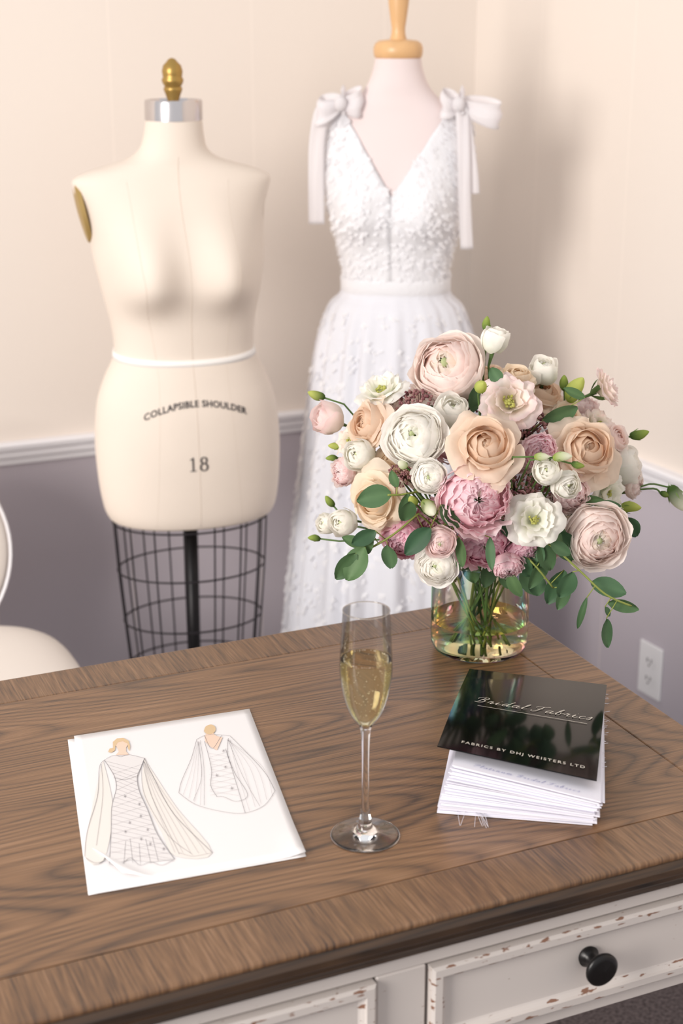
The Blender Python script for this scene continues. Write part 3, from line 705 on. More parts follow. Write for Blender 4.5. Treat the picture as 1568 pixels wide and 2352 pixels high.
# ---------------------------------------------------------------- fabric book
bk=empty("fabric_sample_book",(.2,1.6,ZT),0,"bridal fabric swatch book with glossy black cover and fanned pages","book")
O=Vector((.2,1.6,ZT))
def slab(V,Fc,q,th):
    n=len(V); up=Vector((0,0,th)); V+= [p-O for p in q]+[p-O+up for p in q]
    Fc+=[tuple(n+i for i in f) for f in [(0,3,2,1),(4,5,6,7),(0,1,5,4),(1,2,6,5),(2,3,7,6),(3,0,4,7)]]
bq=[Vector((.1035,1.4679,ZT+.0005)),Vector((.268,1.441,ZT+.0005)),Vector((.315,1.727,ZT+.0005)),Vector((.150,1.754,ZT+.0005))]
tq=[Vector((.120,1.478,.8130)),Vector((.272,1.420,.8000)),Vector((.326,1.735,.7815)),Vector((.168,1.783,.7815))]
V=[];Fc=[]; slab(V,Fc,bq,.0015); mk("back_cover",V,Fc,M_page,bk,False,label="white back board")
V=[];Fc=[];r_=random.Random(5)
NPG=34
for k in range(1,NPG+1):
    f=k/NPG; j=Vector((r_.uniform(-.0020,.0025),r_.uniform(-.0025,.002),0)); j2=Vector((r_.uniform(-.002,.002),r_.uniform(-.002,.002),0))
    slab(V,Fc,[bq[0].lerp(tq[0],f)+j,bq[1].lerp(tq[1],f)+j+j2,bq[2].lerp(tq[2],f)+j2,bq[3].lerp(tq[3],f)],.0009 if k%3 else .0015)
mk("pages",V,Fc,M_page,bk,False,kind="stuff",label="fanned pale lavender white swatch pages")
cq=[Vector((.1047,1.501,.8230)),Vector((.2706,1.445,.8110)),Vector((.3317,1.7418,.7850)),Vector((.164,1.7907,.7850))]
V=[];Fc=[]
n=12
for lay in (0,.0013):
    for i in range(n+1):
        for j in range(n+1):
            s=j/n;t=i/n; p=(cq[3].lerp(cq[2],s)).lerp(cq[0].lerp(cq[1],s),t); p=p+Vector((0,0,lay+.004*math.sin(pi*t))); V.append(p-O)
m_=(n+1)**2
for i in range(n):
    for j in range(n):
        a=i*(n+1)+j; Fc.append((m_+a,m_+a+n+1,m_+a+n+2,m_+a+1)); Fc.append((a,a+1,a+n+2,a+n+1))
bd=[j for j in range(n+1)]+[i*(n+1)+n for i in range(1,n+1)]+[n*(n+1)+j for j in range(n-1,-1,-1)]+[i*(n+1) for i in range(n-1,0,-1)]
for i in range(len(bd)):
    a=bd[i];b=bd[(i+1)%len(bd)]; Fc.append((a,m_+a,m_+b,b))
mk("front_cover",V,Fc,M_cover,bk,auto=30,label="glossy black cover")
V=[];Fc=[]
slab(V,Fc,[bq[3]+Vector((0,-.004,0)),bq[2]+Vector((0,-.004,0)),bq[2]+Vector((.004,.006,0)),bq[3]+Vector((.004,.006,0))],.018); mk("spine",V,Fc,M_cover,bk,False)
def cpt(s,t,o=.0022):
    p=(cq[3].lerp(cq[2],s)).lerp(cq[0].lerp(cq[1],s),t); return p+Vector((0,0,o+.004*math.sin(pi*max(0,min(1,t)))))-O
T,Fc=script("Bridal Fabrics",.125,.5,.10); V=[cpt(.53+x*.80,.470-y*.80*.74) for x,y in T]; mk("cover_title",V,Fc,M_gold,bk,False,label="silver script lettering")
T,Fc=textmesh("FABRICS BY DHJ WEISTERS LTD",0,1.3,.004); V=[cpt(.53+x*.78,.93-y*.78*.7) for x,y in T]; mk("cover_subtitle",V,Fc,M_gold,bk,False,label="small silver capitals")
V=[cpt(.16,.512),cpt(.90,.512),cpt(.90,.515),cpt(.16,.515)]; mk("cover_rule",V,[(0,3,2,1)],M_gold,bk,False)
for k,f in enumerate([1.0,.9,.45]):
    T,Fc=script("Platinum Bridal Fabrics",.13,.5,.25); V=[]
    q0=bq[0].lerp(tq[0],f); q1=bq[1].lerp(tq[1],f); ex=(q1-q0); ey=(bq[3].lerp(tq[3],f)-q0).normalized()
    for x,y in T: V.append(q0+ex*(.5+x*.72)+ey*(.0075+y*.12)+Vector((0,0,.0022))-O)
    mk("page_heading",V,Fc,M_ink2,bk,False)
V=[];Fc=[]
for k in range(9):
    x=.125+r_.random()*.03; y=1.458; a=r_.uniform(-.01,.01)
    tubeg(V,Fc,[Vector((x,y+.01,ZT+.004))-O,Vector((x+a*.5,y-.005,ZT+.0035))-O,Vector((x+a,y-.015-r_.random()*.012,ZT+.0012))-O],.0002,4)
for k in range(26):
    f=r_.random(); p=Vector((.327,1.735,.782)).lerp(Vector((.272,1.44,.80)),f*.8); tubeg(V,Fc,[p-O+Vector((-.004,0,-.002)),p-O+Vector((r_.uniform(.003,.009),r_.uniform(-.004,.004),r_.uniform(-.006,.001)))],.0003,4)
mk("loose_threads",V,Fc,M_page,bk,kind="stuff")

# ---------------------------------------------------------------- vase
VX,VY=.1874,1.9186
vase=empty("glass_vase",(VX,VY,ZT+.0003),0,"iridescent clear glass cylinder vase with water on the desk","vase")
VR=.066;VH=.135
V,Fc=revolve([(.0001,.001),(.055,.001),(.061,.004),(.0652,.012),(.066,.02),(.066,VH)],80)
mk("vase_glass",V,Fc,M_vase,vase,auto=50,label="iridescent glass wall")
V=[];Fc=[]; tubeg(V,Fc,[(.066*math.cos(2*pi*j/64),.066*math.sin(2*pi*j/64),VH) for j in range(65)],.0014,8,False); mk("vase_rim",V,Fc,M_sglass,vase)
V,Fc=revolve([(.0001,.0018),(.055,.0018),(.0605,.0048),(.0645,.0125),(.0653,.0205),(.0653,.045),(.0001,.045)],64); mk("water",V,Fc,M_water,vase,auto=40,label="pale yellow water")

# ---------------------------------------------------------------- flowers
def cm(a,b,k): return tuple(x+(y-x)*k for x,y in zip(a,b))
def L3(r,g,b): return lin(r,g,b)[:3]
BLUSH=(L3(254,245,240),L3(251,228,221)); WHITE=(L3(255,253,249),L3(253,249,242)); PINK=(L3(253,230,234),L3(248,202,212))
TAN=(L3(247,230,213),L3(239,213,188)); CREAM=(L3(251,239,222),L3(244,224,196)); DPINK=(L3(250,214,226),L3(244,190,208)); LPINK=(L3(254,240,237),L3(250,223,223))
class G:
    def __init__(s): s.V=[];s.F=[];s.C=[]
def petal(g,th0,half,prof,R,rn,nu=8,nv=8,spiral=.03,ruf=0,rfreq=6,c0=(1,1,1),c1=(1,1,1),round_=.2,tipcol=None,basew=.35,tilt=0):
    b=len(g.V); ph=rn.random()*6; ph2=rn.random()*6; sk1=rn.uniform(-.35,.35); lf=rn.uniform(-1,1)*tilt
    for j in range(nv+1):
        v=j/nv
        wv=half*(basew+(1-basew)*math.sin(min(1,v*1.5)*pi/2))
        for i in range(nu+1):
            u=-1+2*i/nu
            vv=v*(1-round_*abs(u+sk1*.5)**2.6)
            r,z=prof(vv); r+=spiral*R*u*min(1,r/(.3*R))
            d=ruf*R*v*v*(math.sin(u*rfreq+ph)+.5*math.sin(u*rfreq*2.1+ph2)); z+=d*.8; r+=d*.7+lf*R*v**3
            th=th0+u*wv
            g.V.append(Vector((r*math.cos(th),r*math.sin(th),z)))
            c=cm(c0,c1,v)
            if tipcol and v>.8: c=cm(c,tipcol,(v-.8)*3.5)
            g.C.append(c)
    for j in range(nv):
        for i in range(nu):
            g.F.append((b+j*(nu+1)+i,b+j*(nu+1)+i+1,b+(j+1)*(nu+1)+i+1,b+(j+1)*(nu+1)+i))
def shell(Rb,psi,sq,z0,curl,a0=.9):
    a1=pi-psi
    def prof(v):
        a=a0+(a1-a0)*v; k=1+curl*v**5
        return (Rb*math.sin(a)*k, z0-Rb*math.cos(a)*sq*(1+curl*.6*v**5))
    return prof
def adddot(g,c,r,col):
    q=G(); ball(q.V,q.F,c,r,8,5); bb=len(g.V); g.V+=[Vector(x) for x in q.V]; g.C+=[col]*len(q.V); g.F+=[tuple(bb+i for i in f) for f in q.F]
def bloom(kind,R,pal,seed):
    rn=random.Random(seed); g=G(); a,b=pal
    if kind=='ranunculus':
        L=11
        for l in range(L):
            f=l/(L-1); n=3+int(f*2); off=rn.random()*6
            for k in range(n):
                Rb=R*(.60+.36*f)*rn.uniform(.97,1.03); psi=math.radians(7+74*f**1.1)*rn.uniform(.8,1.15)
                pr=shell(Rb,psi,.72,-.05*R,.05+.12*f,1.0)
                col=cm(cm(b,(.80,.86,.55),.25) if f<.15 else b,a,min(1,f*1.3)); petal(g,off+2*pi*k/n+rn.uniform(-.15,.15),pi/n*1.3,pr,R,rn,12,9,.035,.040,5,col,col,.15,tipcol=cm(col,a,.5),tilt=.03)
        adddot(g,(0,0,.30*R),.13*R,(.66,.72,.42))
    elif kind=='rose':
        for l,(rb,ps,n,cu) in enumerate([(.34,6,2,.05),(.40,16,2,.10),(.47,27,3,.12),(.56,38,3,.15),(.66,50,3,.20)]):
            off=rn.random()*6
            for k in range(n):
                pr=shell(R*rb*rn.uniform(.94,1.07),math.radians(ps)*rn.uniform(.8,1.2),1.08-.04*l,.02*R,cu,.9)
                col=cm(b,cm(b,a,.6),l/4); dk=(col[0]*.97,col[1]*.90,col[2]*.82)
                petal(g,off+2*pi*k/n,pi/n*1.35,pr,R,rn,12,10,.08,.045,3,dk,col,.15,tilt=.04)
        for l,(rf,hf,n,fl) in enumerate([(.72,.98,3,.20),(.85,.82,4,.28),(1.0,.60,5,.34)]):
            off=rn.random()*6
            for k in range(n):
                Rk=R*rf*.86*rn.uniform(.90,1.08); Hk=R*hf*rn.uniform(.86,1.12); F_=fl*R*rn.uniform(.5,1.3)
                prof=lambda v,Rk=Rk,Hk=Hk,F_=F_:(Rk*math.sin(pi*.5*min(1,v*1.05))**.8+F_*v**3 if v>0 else 0, -.55*R+Hk*(1-(1-v)**1.5)-F_*.9*v**5)
                col=cm(b,a,.6+.2*l); petal(g,off+2*pi*k/n+rn.uniform(-.2,.2),pi/n*1.25,prof,R,rn,12,10,.06,.08,4,cm(col,b,.5),col,.26,tilt=.06)
        adddot(g,(0,0,.30*R),.10*R,tuple(x*.9 for x in b))
    elif kind=='lisianthus':
        spec=[(.55,.95,.60,4,.10),(.8,.86,.55,5,.22),(1.0,.72,.5,5,.32)]
        for l,(rf,hf,c,n,fl) in enumerate(spec):
            off=rn.random()*6
            for k in range(n):
                Rk=R*rf*.78; Hk=R*hf*rn.uniform(.9,1.1); F_=fl*R*rn.uniform(.5,1.3)
                prof=lambda v,Rk=Rk,Hk=Hk,cc=c,F_=F_:(Rk*math.sin(pi*cc*v)+F_*v**3,-.65*R+Hk*(1-(1-v)**1.4)-F_*.6*v**6)
                petal(g,off+2*pi*k/n,pi/n*1.4,prof,R,rn,14,9,.04,.08,7,cm(a,(.62,.70,.32),.35),a,.15,tipcol=b,tilt=.05)
        for k in range(30):
            an=rn.random()*6.3; rr=R*.2*math.sqrt(rn.random()); adddot(g,(rr*math.cos(an),rr*math.sin(an),-.12*R+rn.uniform(-.05,.14)*R),R*.05,(.66,.66,.22))
    elif kind=='ruffle':
        L=11
        for l in range(L):
            f=l/(L-1); n=4+int(f*3); off=rn.random()*6
            for k in range(n):
                pr=shell(R*(.56+.40*f)*rn.uniform(.92,1.08),math.radians(4+76*f)*rn.uniform(.75,1.25),.75,-.05*R,.12,1.0)
                col=cm(b,a,min(1,f*1.1)); petal(g,off+2*pi*k/n+rn.uniform(-.25,.25),pi/n*1.15,pr,R,rn,14,8,.06,.055,7,cm(col,b,.5),col,.12,tipcol=cm(a,(1,.97,.97),.4),tilt=.05)
    elif kind=='cup':
        for l,(rb,ps,n) in enumerate([(.55,10,3),(.68,24,3),(.80,38,3),(.92,54,4)]):
            off=rn.random()*6
            for k in range(n):
                pr=shell(R*rb*rn.uniform(.95,1.05),math.radians(ps)*rn.uniform(.75,1.2),1.15-.03*l,.0,.08+.04*l,.6)
                petal(g,off+2*pi*k/n,pi/n*1.4,pr,R,rn,12,9,.06,.05,5,cm(a,(.72,.78,.5),.3),a,.18,tipcol=b,tilt=.04)
        adddot(g,(0,0,.45*R),.12*R,(.75,.8,.5))
    o=Vector((seed*3.1,seed*1.7,seed*.9))
    for i,p in enumerate(g.V): g.V[i]=p+noise.noise_vector(p/R*1.5+o)*(.10*R)+noise.noise_vector(p/R*4+o)*(.035*R)
    return g
def axis_matrix(ax,pos,spin=0):
    z=Vector(ax).normalized(); x=Vector((0,0,1)).cross(z)
    if x.length<.1: x=Vector((1,0,0))
    x.normalize(); y=z.cross(x); M=Matrix((x,y,z)).transposed().to_4x4(); M.translation=pos
    return M@Matrix.Rotation(spin,4,'Z')
NECK=Vector((VX,VY,.885))
def stempath(P,back,rn,short=False):
    a=rn.random()*6.3; d=(P-NECK)
    nk=NECK+Vector((min(.045,abs(d.x)*.3)*math.copysign(1,d.x),min(.04,abs(d.y)*.3)*math.copysign(1,d.y),0))+Vector((math.cos(a)*.018,math.sin(a)*.018,0))
    if (nk-NECK).to_2d().length>.056: nk=NECK+(nk-NECK).normalized()*.056
    bt=Vector((VX-(nk.x-VX)*.5+math.cos(a)*.024,VY-(nk.y-VY)*.5+math.sin(a)*.024,ZT+.008))
    b0=P+back*.02; mid=b0.lerp(nk,.5)+Vector((0,0,.012))
    if short: return crom([tuple(b0),tuple(mid),tuple(nk),tuple(nk.lerp(bt,.14))],5)
    return crom([tuple(b0),tuple(mid),tuple(nk),tuple(nk.lerp(bt,.5)),tuple(bt)],5)
GREEN=L3(92,120,64)
LAB={'ranunculus':("ranunculus","ranunculus with tightly layered petals"),'rose':("garden_rose","garden rose with open petals"),'lisianthus':("lisianthus","open lisianthus with ruffled petals"),'ruffle':("carnation","ruffled garden bloom with dense petals"),'cup':("half_open_lisianthus","half-open lisianthus bloom")}
def flower(kind,u,v,r,pal,dy,face=None,cn="white",seed=0):
    y=VY+dy; P=rp(u,v,y); R=r*(1.0 if (kind=='rose' and r>75) else 1.07)*(y/.955)/F
    rn=random.Random(seed*13+5)
    c0=Vector((VX,VY,.955)); rad_=(P-c0); rad_.normalize(); cam=(Vector((0,0,CAMZ))-P).normalized()
    ax=(rad_*.75+cam*.75).normalized() if face is None else Vector(face).normalized()
    ax=(ax+Vector([rn.uniform(-.15,.15) for _ in range(3)])).normalized()
    nm,lb=LAB[kind]
    E=empty(nm,P,0,cn+" "+lb+" in the glass vase","flower","flowers in the glass vase")
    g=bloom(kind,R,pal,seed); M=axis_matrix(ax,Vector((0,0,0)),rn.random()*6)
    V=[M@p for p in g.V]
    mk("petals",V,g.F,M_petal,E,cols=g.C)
    V=[];Fc=[];C=[]
    pts=[Vector(p)-P for p in stempath(P-ax*(.75*R if kind!='cup' else .8*R),-ax,rn,short=(seed>32 or seed%3==0))]
    tubeg(V,Fc,[-ax*(.6*R if kind!='cup' else .8*R)]+pts,[.0032]+[.0015]*len(pts),6,True,C,GREEN)
    for k in range(5):
        gg=G(); prof=lambda v:(R*.55*math.sin(pi*.55*v),-.95*R+R*.75*v)
        petal(gg,2*pi*k/5,.45,prof,R,rn,4,5,.0,0,1,GREEN,GREEN,.6); b=len(V)
        V+=[tuple(M@p) for p in gg.V]; C+=gg.C; Fc+=[tuple(b+i for i in f) for f in gg.F]
    mk("stem",V,Fc,M_green,E,cols=C,label="green stem and calyx")
    return E
FL=[('ranunculus',1030,845,78,BLUSH,.00,(-.25,-.8,.62),"large blush pink"),
('lisianthus',1168,922,60,LPINK,-.07,None,"pale pink"),
('lisianthus',875,893,50,WHITE,.00,(-.3,-.45,.9),"white"),
('rose',850,975,57,TAN,-.03,(-.7,-.5,.5),"beige"),
('cup',752,962,36,LPINK,.02,(-.75,-.3,.35),"pale pink"),
('ranunculus',950,1003,65,WHITE,-.12,(-.2,-.85,.5),"white"),
('rose',1112,1030,84,TAN,-.15,(-.05,-.85,.6),"large beige"),
('rose',1342,1035,80,TAN,-.08,(.25,-.85,.5),"large peach tan"),
('rose',1238,915,58,TAN,.03,(.2,-.4,.9),"tan"),
('cup',1035,947,38,WHITE,-.06,(.1,-.5,.8),"white"),
('cup',826,1045,36,WHITE,-.05,(-.4,-.8,.2),"white"),
('ranunculus',985,1095,38,WHITE,-.16,(-.1,-.9,.35),"small white"),
('ruffle',1092,1143,78,PINK,-.165,(0,-.9,.35),"large pink"),
('rose',868,1150,66,CREAM,-.09,(-.55,-.8,.0),"cream"),
('lisianthus',1226,1192,56,WHITE,-.16,(.12,-.9,.35),"white green-centred"),
('ranunculus',1368,1232,74,BLUSH,-.12,(.3,-.85,.15),"blush white"),
('cup',1255,1083,32,WHITE,-.17,(-.2,-.9,.4),"white"),
('cup',1298,1112,34,WHITE,-.16,(.3,-.9,.2),"white"),
('ruffle',1108,1245,62,DPINK,-.12,(0,-.9,-.2),"rose pink"),
('ruffle',1205,1262,42,DPINK,-.12,(.3,-.8,-.3),"rose pink"),
('ruffle',925,1238,50,DPINK,-.09,(-.4,-.8,-.2),"rose pink"),
('ranunculus',1010,1245,34,LPINK,-.17,(-.1,-.9,-.1),"small pale pink"),
('ranunculus',1003,1298,47,WHITE,-.15,(-.2,-.9,-.1),"greenish white"),
('ruffle',1166,1300,36,PINK,-.13,(.1,-.8,-.5),"small pink"),
('cup',1137,782,31,WHITE,.0,(.1,-.15,1),"upright white"),
('cup',1247,853,33,WHITE,.03,(.1,-.4,.9),"upright white"),
('lisianthus',1395,890,44,LPINK,.04,(.8,-.2,.5),"pale pink"),
('cup',1432,1068,42,WHITE,.0,(.8,-.4,.2),"white"),
('lisianthus',1375,972,42,BLUSH,.02,(.5,-.3,.8),"blush"),
('lisianthus',1400,1135,46,WHITE,-.05,(.7,-.7,.1),"white"),
('cup',750,1202,24,WHITE,.0,(-.7,-.5,.1),"small white"),
('cup',789,1200,32,WHITE,-.03,(-.5,-.8,.1),"white"),
('ruffle',1240,1035,38,PINK,-.10,(.1,-.9,.3),"pink"),
('ruffle',787,1085,32,LPINK,-.02,(-.7,-.6,.1),"pale pink"),
('rose',975,905,45,BLUSH,.05,(-.1,-.3,.9),"blush"),
('ruffle',1310,1135,42,LPINK,-.10,(.3,-.8,.0),"pale pink"),
('ranunculus',1195,1050,36,LPINK,-.06,None,"pale pink"),
('rose',1120,870,50,TAN,.07,(0,-.2,1),"beige"),
('ruffle',1330,930,40,LPINK,.06,(.4,-.1,.9),"pale pink"),
('rose',905,1060,46,CREAM,-.05,None,"cream"),
('ruffle',1030,1015,42,PINK,-.03,None,"pink"),
('rose',1185,870,42,CREAM,.0,(.1,-.4,.9),"cream"),
('rose',1300,960,40,CREAM,.0,(.2,-.6,.7),"cream"),
('ruffle',900,945,40,BLUSH,.0,(-.3,-.6,.7),"blush"),
('lisianthus',838,1100,40,BLUSH,-.03,(-.6,-.7,.1),"blush"),
('ruffle',1000,1190,46,DPINK,-.07,(-.1,-.9,-.1),"rose pink"),
('lisianthus',1280,1190,44,BLUSH,-.07,(.3,-.9,.0),"blush"),
('ruffle',1180,1165,40,PINK,-.09,(.1,-.9,.1),"pink"),
('rose',1400,1185,44,WHITE,-.05,(.6,-.7,-.1),"white"),
('ruffle',1290,1245,40,LPINK,-.08,(.3,-.8,-.3),"pale pink"),
('rose',960,1075,44,BLUSH,-.06,(-.3,-.8,.3),"blush"),
('rose',1410,1010,40,BLUSH,.0,(.7,-.5,.4),"blush"),
('lisianthus',800,1012,34,BLUSH,-.01,(-.7,-.6,.3),"blush"),
('ruffle',1455,1110,30,BLUSH,.0,(.8,-.5,.1),"small blush"),
]
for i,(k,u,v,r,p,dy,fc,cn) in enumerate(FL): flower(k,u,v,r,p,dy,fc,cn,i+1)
def bud(u,v,r,dy,ax,col1,col2,lab,hang=None):
    y=VY+dy; P=rp(u,v,y); R=r*(y/.955)/F; rn=random.Random(int(u*7+v)); ax=Vector(ax).normalized()
    E=empty("flower_bud",P,0,lab,"flower bud","closed buds in the glass vase"); M=axis_matrix(ax,Vector((0,0,0)),rn.random()*6)
    pr=[(.0001,-1.3),(.35,-1.25),(.62,-.8),(.72,-.2),(.62,.5),(.42,1.0),(.18,1.35),(.0001,1.5)]
    V,Fc=revolve([(a*R,b*R) for a,b in crom(pr,3)],14); C=[]
    for i,p in enumerate(V):
        k=max(0,min(1,(p[2]/R+1.0)/2.0)); C.append(cm(col1,col2,k))
    V=[M@(Vector(p)+Vector((math.cos(p[2]/R*2)*.08*R,0,0))) for p in V]; mk("bud",V,Fc,M_petal,E,cols=C)
    V=[];Fc=[];C=[]
    if hang: pts=[P-ax*R*1.2]+[rp(a,b,VY+c) for a,b,c in hang]; st=stempath(pts[-1],-ax,rn); pts=[Vector(p) for p in crom([tuple(p) for p in pts],4)]+[Vector(p) for p in st[3:]]
    else: pts=[P-ax*R*1.2]+[Vector(p) for p in stempath(P-ax*R*2.2,-ax,rn,short=True)]
    tubeg(V,Fc,[p-P for p in pts],.0013,6,True,C,GREEN)
    for k in range(4):
        gg=G(); prof=lambda v:(R*(.2+.68*math.sin(pi*.5*v)) ,-1.35*R+R*1.5*v)
        petal(gg,2*pi*k/4,.5,prof,R,rn,2,5,.0,0,1,GREEN,L3(140,170,88),.9); b=len(V)
        V+=[tuple(M@p) for p in gg.V]; C+=gg.C; Fc+=[tuple(b+i for i in f) for f in gg.F]
    mk("stem",V,Fc,M_green,E,cols=C)
YG=L3(206,212,124); LG=L3(172,190,100); CW=L3(244,244,226)
T1="yellow green rounded flower bud"; T2="small green flower bud on a thin stem"; T3="green and white closed flower bud"
for a in [(1105,888,20,-.10,(0,-.8,.4),LG,YG,T1),(1320,895,26,.0,(.3,-.4,.8),LG,YG,T1),
 (924,1067,14,-.15,(-.3,-.6,.4),LG,CW,T3),(985,1167,22,-.17,(.3,-.8,-.2),LG,CW,T3),(948,1150,15,-.16,(-.3,-.6,.5),LG,YG,T2),
 (1446,1165,18,-.05,(.9,-.3,.1),LG,YG,T1),(727,908,15,.03,(-.9,-.2,.35),GREEN,YG,T2),(770,1025,12,.0,(-1,-.2,.2),LG,YG,T2),
 (762,1052,10,.0,(-1,-.2,.05),GREEN,LG,T2),(1467,998,16,.02,(1,-.2,.3),GREEN,LG,T2),(1290,1049,16,-.18,(1,-.3,.2),LG,CW,T3),
 (1243,1049,13,-.18,(1,-.3,.1),LG,CW,T3),(722,1236,11,.0,(-1,-.2,.2),GREEN,LG,T2),(1117,745,13,.02,(0,-.1,1),GREEN,LG,T2),
 (757,1152,12,.0,(-.6,-.2,.8),GREEN,LG,T2),(1326,1068,11,-.17,(1,-.2,-.2),GREEN,LG,T2),(1295,880,14,.03,(-.1,-.2,1),GREEN,LG,T2)]:
    bud(*a)
bud(1553,1143,24,.0,(.5,-.1,-.85),GREEN,CW,"white green drooping bud on a long stem",[(1530,1118,.0),(1490,1112,0),(1440,1132,0)])
bud(1528,1135,10,.0,(1,-.1,-.2),GREEN,LG,"small green bud on a long stem",[(1500,1122,.0),(1440,1128,0)])
def filler(u,v,r,dy):
    y=VY+dy; P=rp(u,v,y); R=r*(y/.955)/F; rn=random.Random(int(u+v)); ax=((P-Vector((VX,VY,.95))).normalized()+Vector((0,-.7,.3))).normalized()
    E=empty("sedum_sprig",P,0,"dusty mauve filler flower cluster in the glass vase","filler flower","mauve filler sprigs")
    V=[];Fc=[];C=[]; M=axis_matrix(ax,Vector((0,0,0)))
    for k in range(110):
        a=rn.random()*6.3; q=math.sqrt(rn.random()); p=M@Vector((R*q*math.cos(a),R*q*math.sin(a),R*.55*math.sqrt(1-q*q)+rn.uniform(-.1,.1)*R))
        n=len(V); ball(V,Fc,p,R*rn.uniform(.055,.10),5,4); c=cm(L3(140,88,94),L3(204,160,156),rn.random()); C+=[c]*(len(V)-n)
    mk("blossom_cluster",V,Fc,M_petal,E,cols=C)
    V=[];Fc=[];C=[]
    for k in range(14):
        a=rn.random()*6.3; q=.8*math.sqrt(rn.random()); p=M@Vector((R*q*math.cos(a),R*q*math.sin(a),R*.4)); tubeg(V,Fc,[M@Vector((0,0,-R)),p],.0008,4,True,C,L3(110,80,70))
    tubeg(V,Fc,[M@Vector((0,0,-R*.9))]+[Vector(p)-P for p in stempath(P-ax*R,-ax,rn,short=True)],.0015,6,True,C,L3(96,90,60)); mk("stem",V,Fc,M_green,E,cols=C)
for a in [(955,935,45,-.03),(1190,1118,44,-.12),(1215,985,50,-.05),(922,1092,32,-.10),(1285,985,40,-.03),(1060,940,40,.0),(1020,1180,40,-.08),(1190,900,40,.04),(930,1180,36,-.05),(1240,1140,40,-.06)]: filler(*a)
def leafg(V,Fc,C,base,d,nrm,L,W,rn,col):
    d=d.normalized(); s=d.cross(nrm).normalized(); nn=s.cross(d); b=len(V); nl,nw=8,4; cu=rn.uniform(-.05,.3); sw=rn.uniform(-.12,.12)
    for i in range(nl+1):
        t=i/nl; w=W*math.sin(pi*min(1,t*.97+.02))**.62*(1-.12*t)
        for j in range(nw+1):
            q=-1+2*j/nw; p=base+d*(L*t)+s*(w*q*.5+sw*L*t*t)+nn*(-cu*L*(t-.3)**2*1.5+.12*W*abs(q)); V.append(tuple(p)); C.append(cm(col,(col[0]*1.5,col[1]*1.4,col[2]*1.4),.5 if abs(q)<.1 else 0))
    for i in range(nl):
        for j in range(nw): Fc.append((b+i*(nw+1)+j,b+i*(nw+1)+j+1,b+(i+1)*(nw+1)+j+1,b+(i+1)*(nw+1)+j))
BR_=[
 ([(1180,1215,-.12),(1260,1250,-.14),(1330,1310,-.15),(1390,1365,-.16),(1450,1392,-.16)],[(1398,1348,80,44,8),(1432,1389,70,32,5),(1337,1412,85,16,100),(1390,1455,78,30,88),(1285,1262,60,30,40),(1300,1345,70,44,110),(1395,1405,30,14,60)],-.15),
 ([(1160,1240,-.10),(1220,1290,-.13),(1270,1350,-.13)],[(1238,1312,90,40,112),(1278,1348,90,48,108),(1205,1300,65,34,55),(1172,1308,75,30,85),(1235,1345,50,40,80),(1290,1372,60,30,120),(1255,1280,70,44,60)],-.12),
 ([(960,1180,-.10),(900,1230,-.11),(830,1270,-.11)],[(818,1295,85,55,118),(792,1300,75,44,130),(898,1278,60,40,75),(848,1248,50,24,100),(812,1245,55,26,200),(835,1235,60,36,150)],-.11),
 ([(1000,1120,-.12),(930,1135,-.15),(890,1137,-.16)],[(858,1138,76,50,178),(930,1165,62,34,95),(905,1100,40,24,250)],-.16),
 ([(1030,1200,-.12),(980,1230,-.15)],[(958,1240,84,44,135),(1030,1188,74,34,60),(1060,1268,72,26,80),(1125,1272,74,22,90),(935,1175,50,40,100)],-.175),
 ([(1300,1120,-.05),(1400,1180,-.08),(1440,1200,-.08)],[(1448,1210,50,44,60),(1355,1147,60,26,350),(1400,1158,50,18,0),(1300,1160,60,40,30)],-.10),
 ([(1200,1000,.0),(1260,960,-.02)],[(1288,957,80,44,350),(1318,905,50,22,200),(1090,915,60,40,100),(1140,865,45,30,60)],-.05),
 ([(1180,1180,-.1),(1240,1210,-.12)],[(1185,1215,80,50,20),(1270,1225,90,50,30),(1300,1255,80,50,60),(1230,1275,70,44,100),(1180,1345,70,30,70)],-.125),
 ([(1000,1260,-.06),(960,1300,-.07)],[(1040,1300,70,40,100),(1080,1310,60,40,80),(1120,1320,60,36,110),(1160,1330,50,30,80),(1215,1335,70,44,70)],-.06),
]
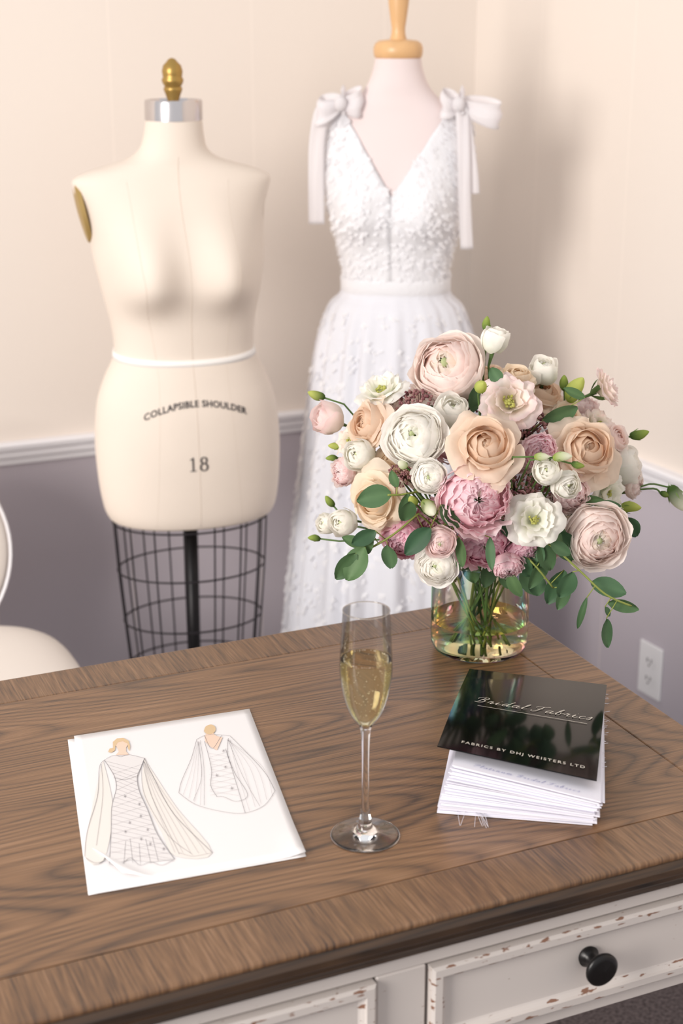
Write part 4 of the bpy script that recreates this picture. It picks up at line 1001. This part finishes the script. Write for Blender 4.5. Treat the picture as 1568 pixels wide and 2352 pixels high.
for bi,(pl,lv_,dy) in enumerate(BR_):
    rn=random.Random(bi+40); P0=rp(*pl[0][:2],VY+pl[0][2])
    E=empty("eucalyptus_branch",P0,0,"green silver dollar eucalyptus branch in the glass vase","eucalyptus","eucalyptus branches")
    V=[];Fc=[];C=[]; pts=[rp(a,b,VY+c) for a,b,c in pl]; st=[Vector(p) for p in stempath(pts[0],(NECK-pts[0]).normalized(),rn)]
    full=st[::-1]+[Vector(p) for p in crom([tuple(p) for p in pts],5)]
    VL=[];FLf=[];CL=[]
    for (u,v,L,W,an) in lv_:
        y=VY+dy+rn.uniform(-.012,.012); k=(y/.955)/F; c=rp(u,v,y); a=math.radians(an)
        d=Vector((math.cos(a),rn.uniform(-.2,.2),-math.sin(a))).normalized(); Lm=L*k*1.05
        nrm=Vector((rn.uniform(-.7,.7),-1,rn.uniform(-.3,.7))).normalized()
        base=c-d*Lm*.5; g_=cm(cm(L3(46,78,56),L3(80,112,80),rn.random()),L3(98,124,72),rn.random()*.5)
        leafg(VL,FLf,CL,base-P0,d,nrm,Lm,W*k*1.15,rn,g_)
        near=min(full,key=lambda q:(q-base).length)
        if (near-base).length<.09: tubeg(V,Fc,[near-P0,base-P0],.0007,5,True,C,L3(150,160,80))
    tubeg(V,Fc,[p-P0 for p in full],.0014,6,True,C,L3(140,150,78))
    mk("branch_stem",V,Fc,M_green,E,cols=C); mk("leaves",VL,FLf,M_green,E,cols=CL,label="round blue-green leaves")

# ---------------------------------------------------------------- lights, world, camera
def area(name,loc,tgt,size,power,col):
    l=bpy.data.lights.new(name,'AREA'); l.shape='RECTANGLE'; l.size=size[0]; l.size_y=size[1]; l.energy=power; l.color=col
    o=bpy.data.objects.new(name,l); link(o); o.location=loc; o.rotation_euler=(Vector(tgt)-Vector(loc)).to_track_quat('-Z','Y').to_euler(); return o
area("window_light",(-2.2,-.7,2.0),(.2,2.7,1.1),(1.15,1.5),138,(1,.945,.89))
w=bpy.data.worlds.new("world"); SC.world=w; w.use_nodes=True
bg=w.node_tree.nodes['Background']; bg.inputs[0].default_value=(.98,.98,1,1); bg.inputs[1].default_value=.84
cd=bpy.data.cameras.new("camera"); cam=bpy.data.objects.new("camera",cd); link(cam)
cam.location=(0,0,CAMZ); cam.rotation_euler=(pi/2-PITCH,0,0)
cd.sensor_fit='VERTICAL'; cd.sensor_height=36; cd.sensor_width=24; cd.lens=F/2352*36
cd.dof.use_dof=True; cd.dof.focus_distance=1.85; cd.dof.aperture_fstop=4.5
SC.camera=cam
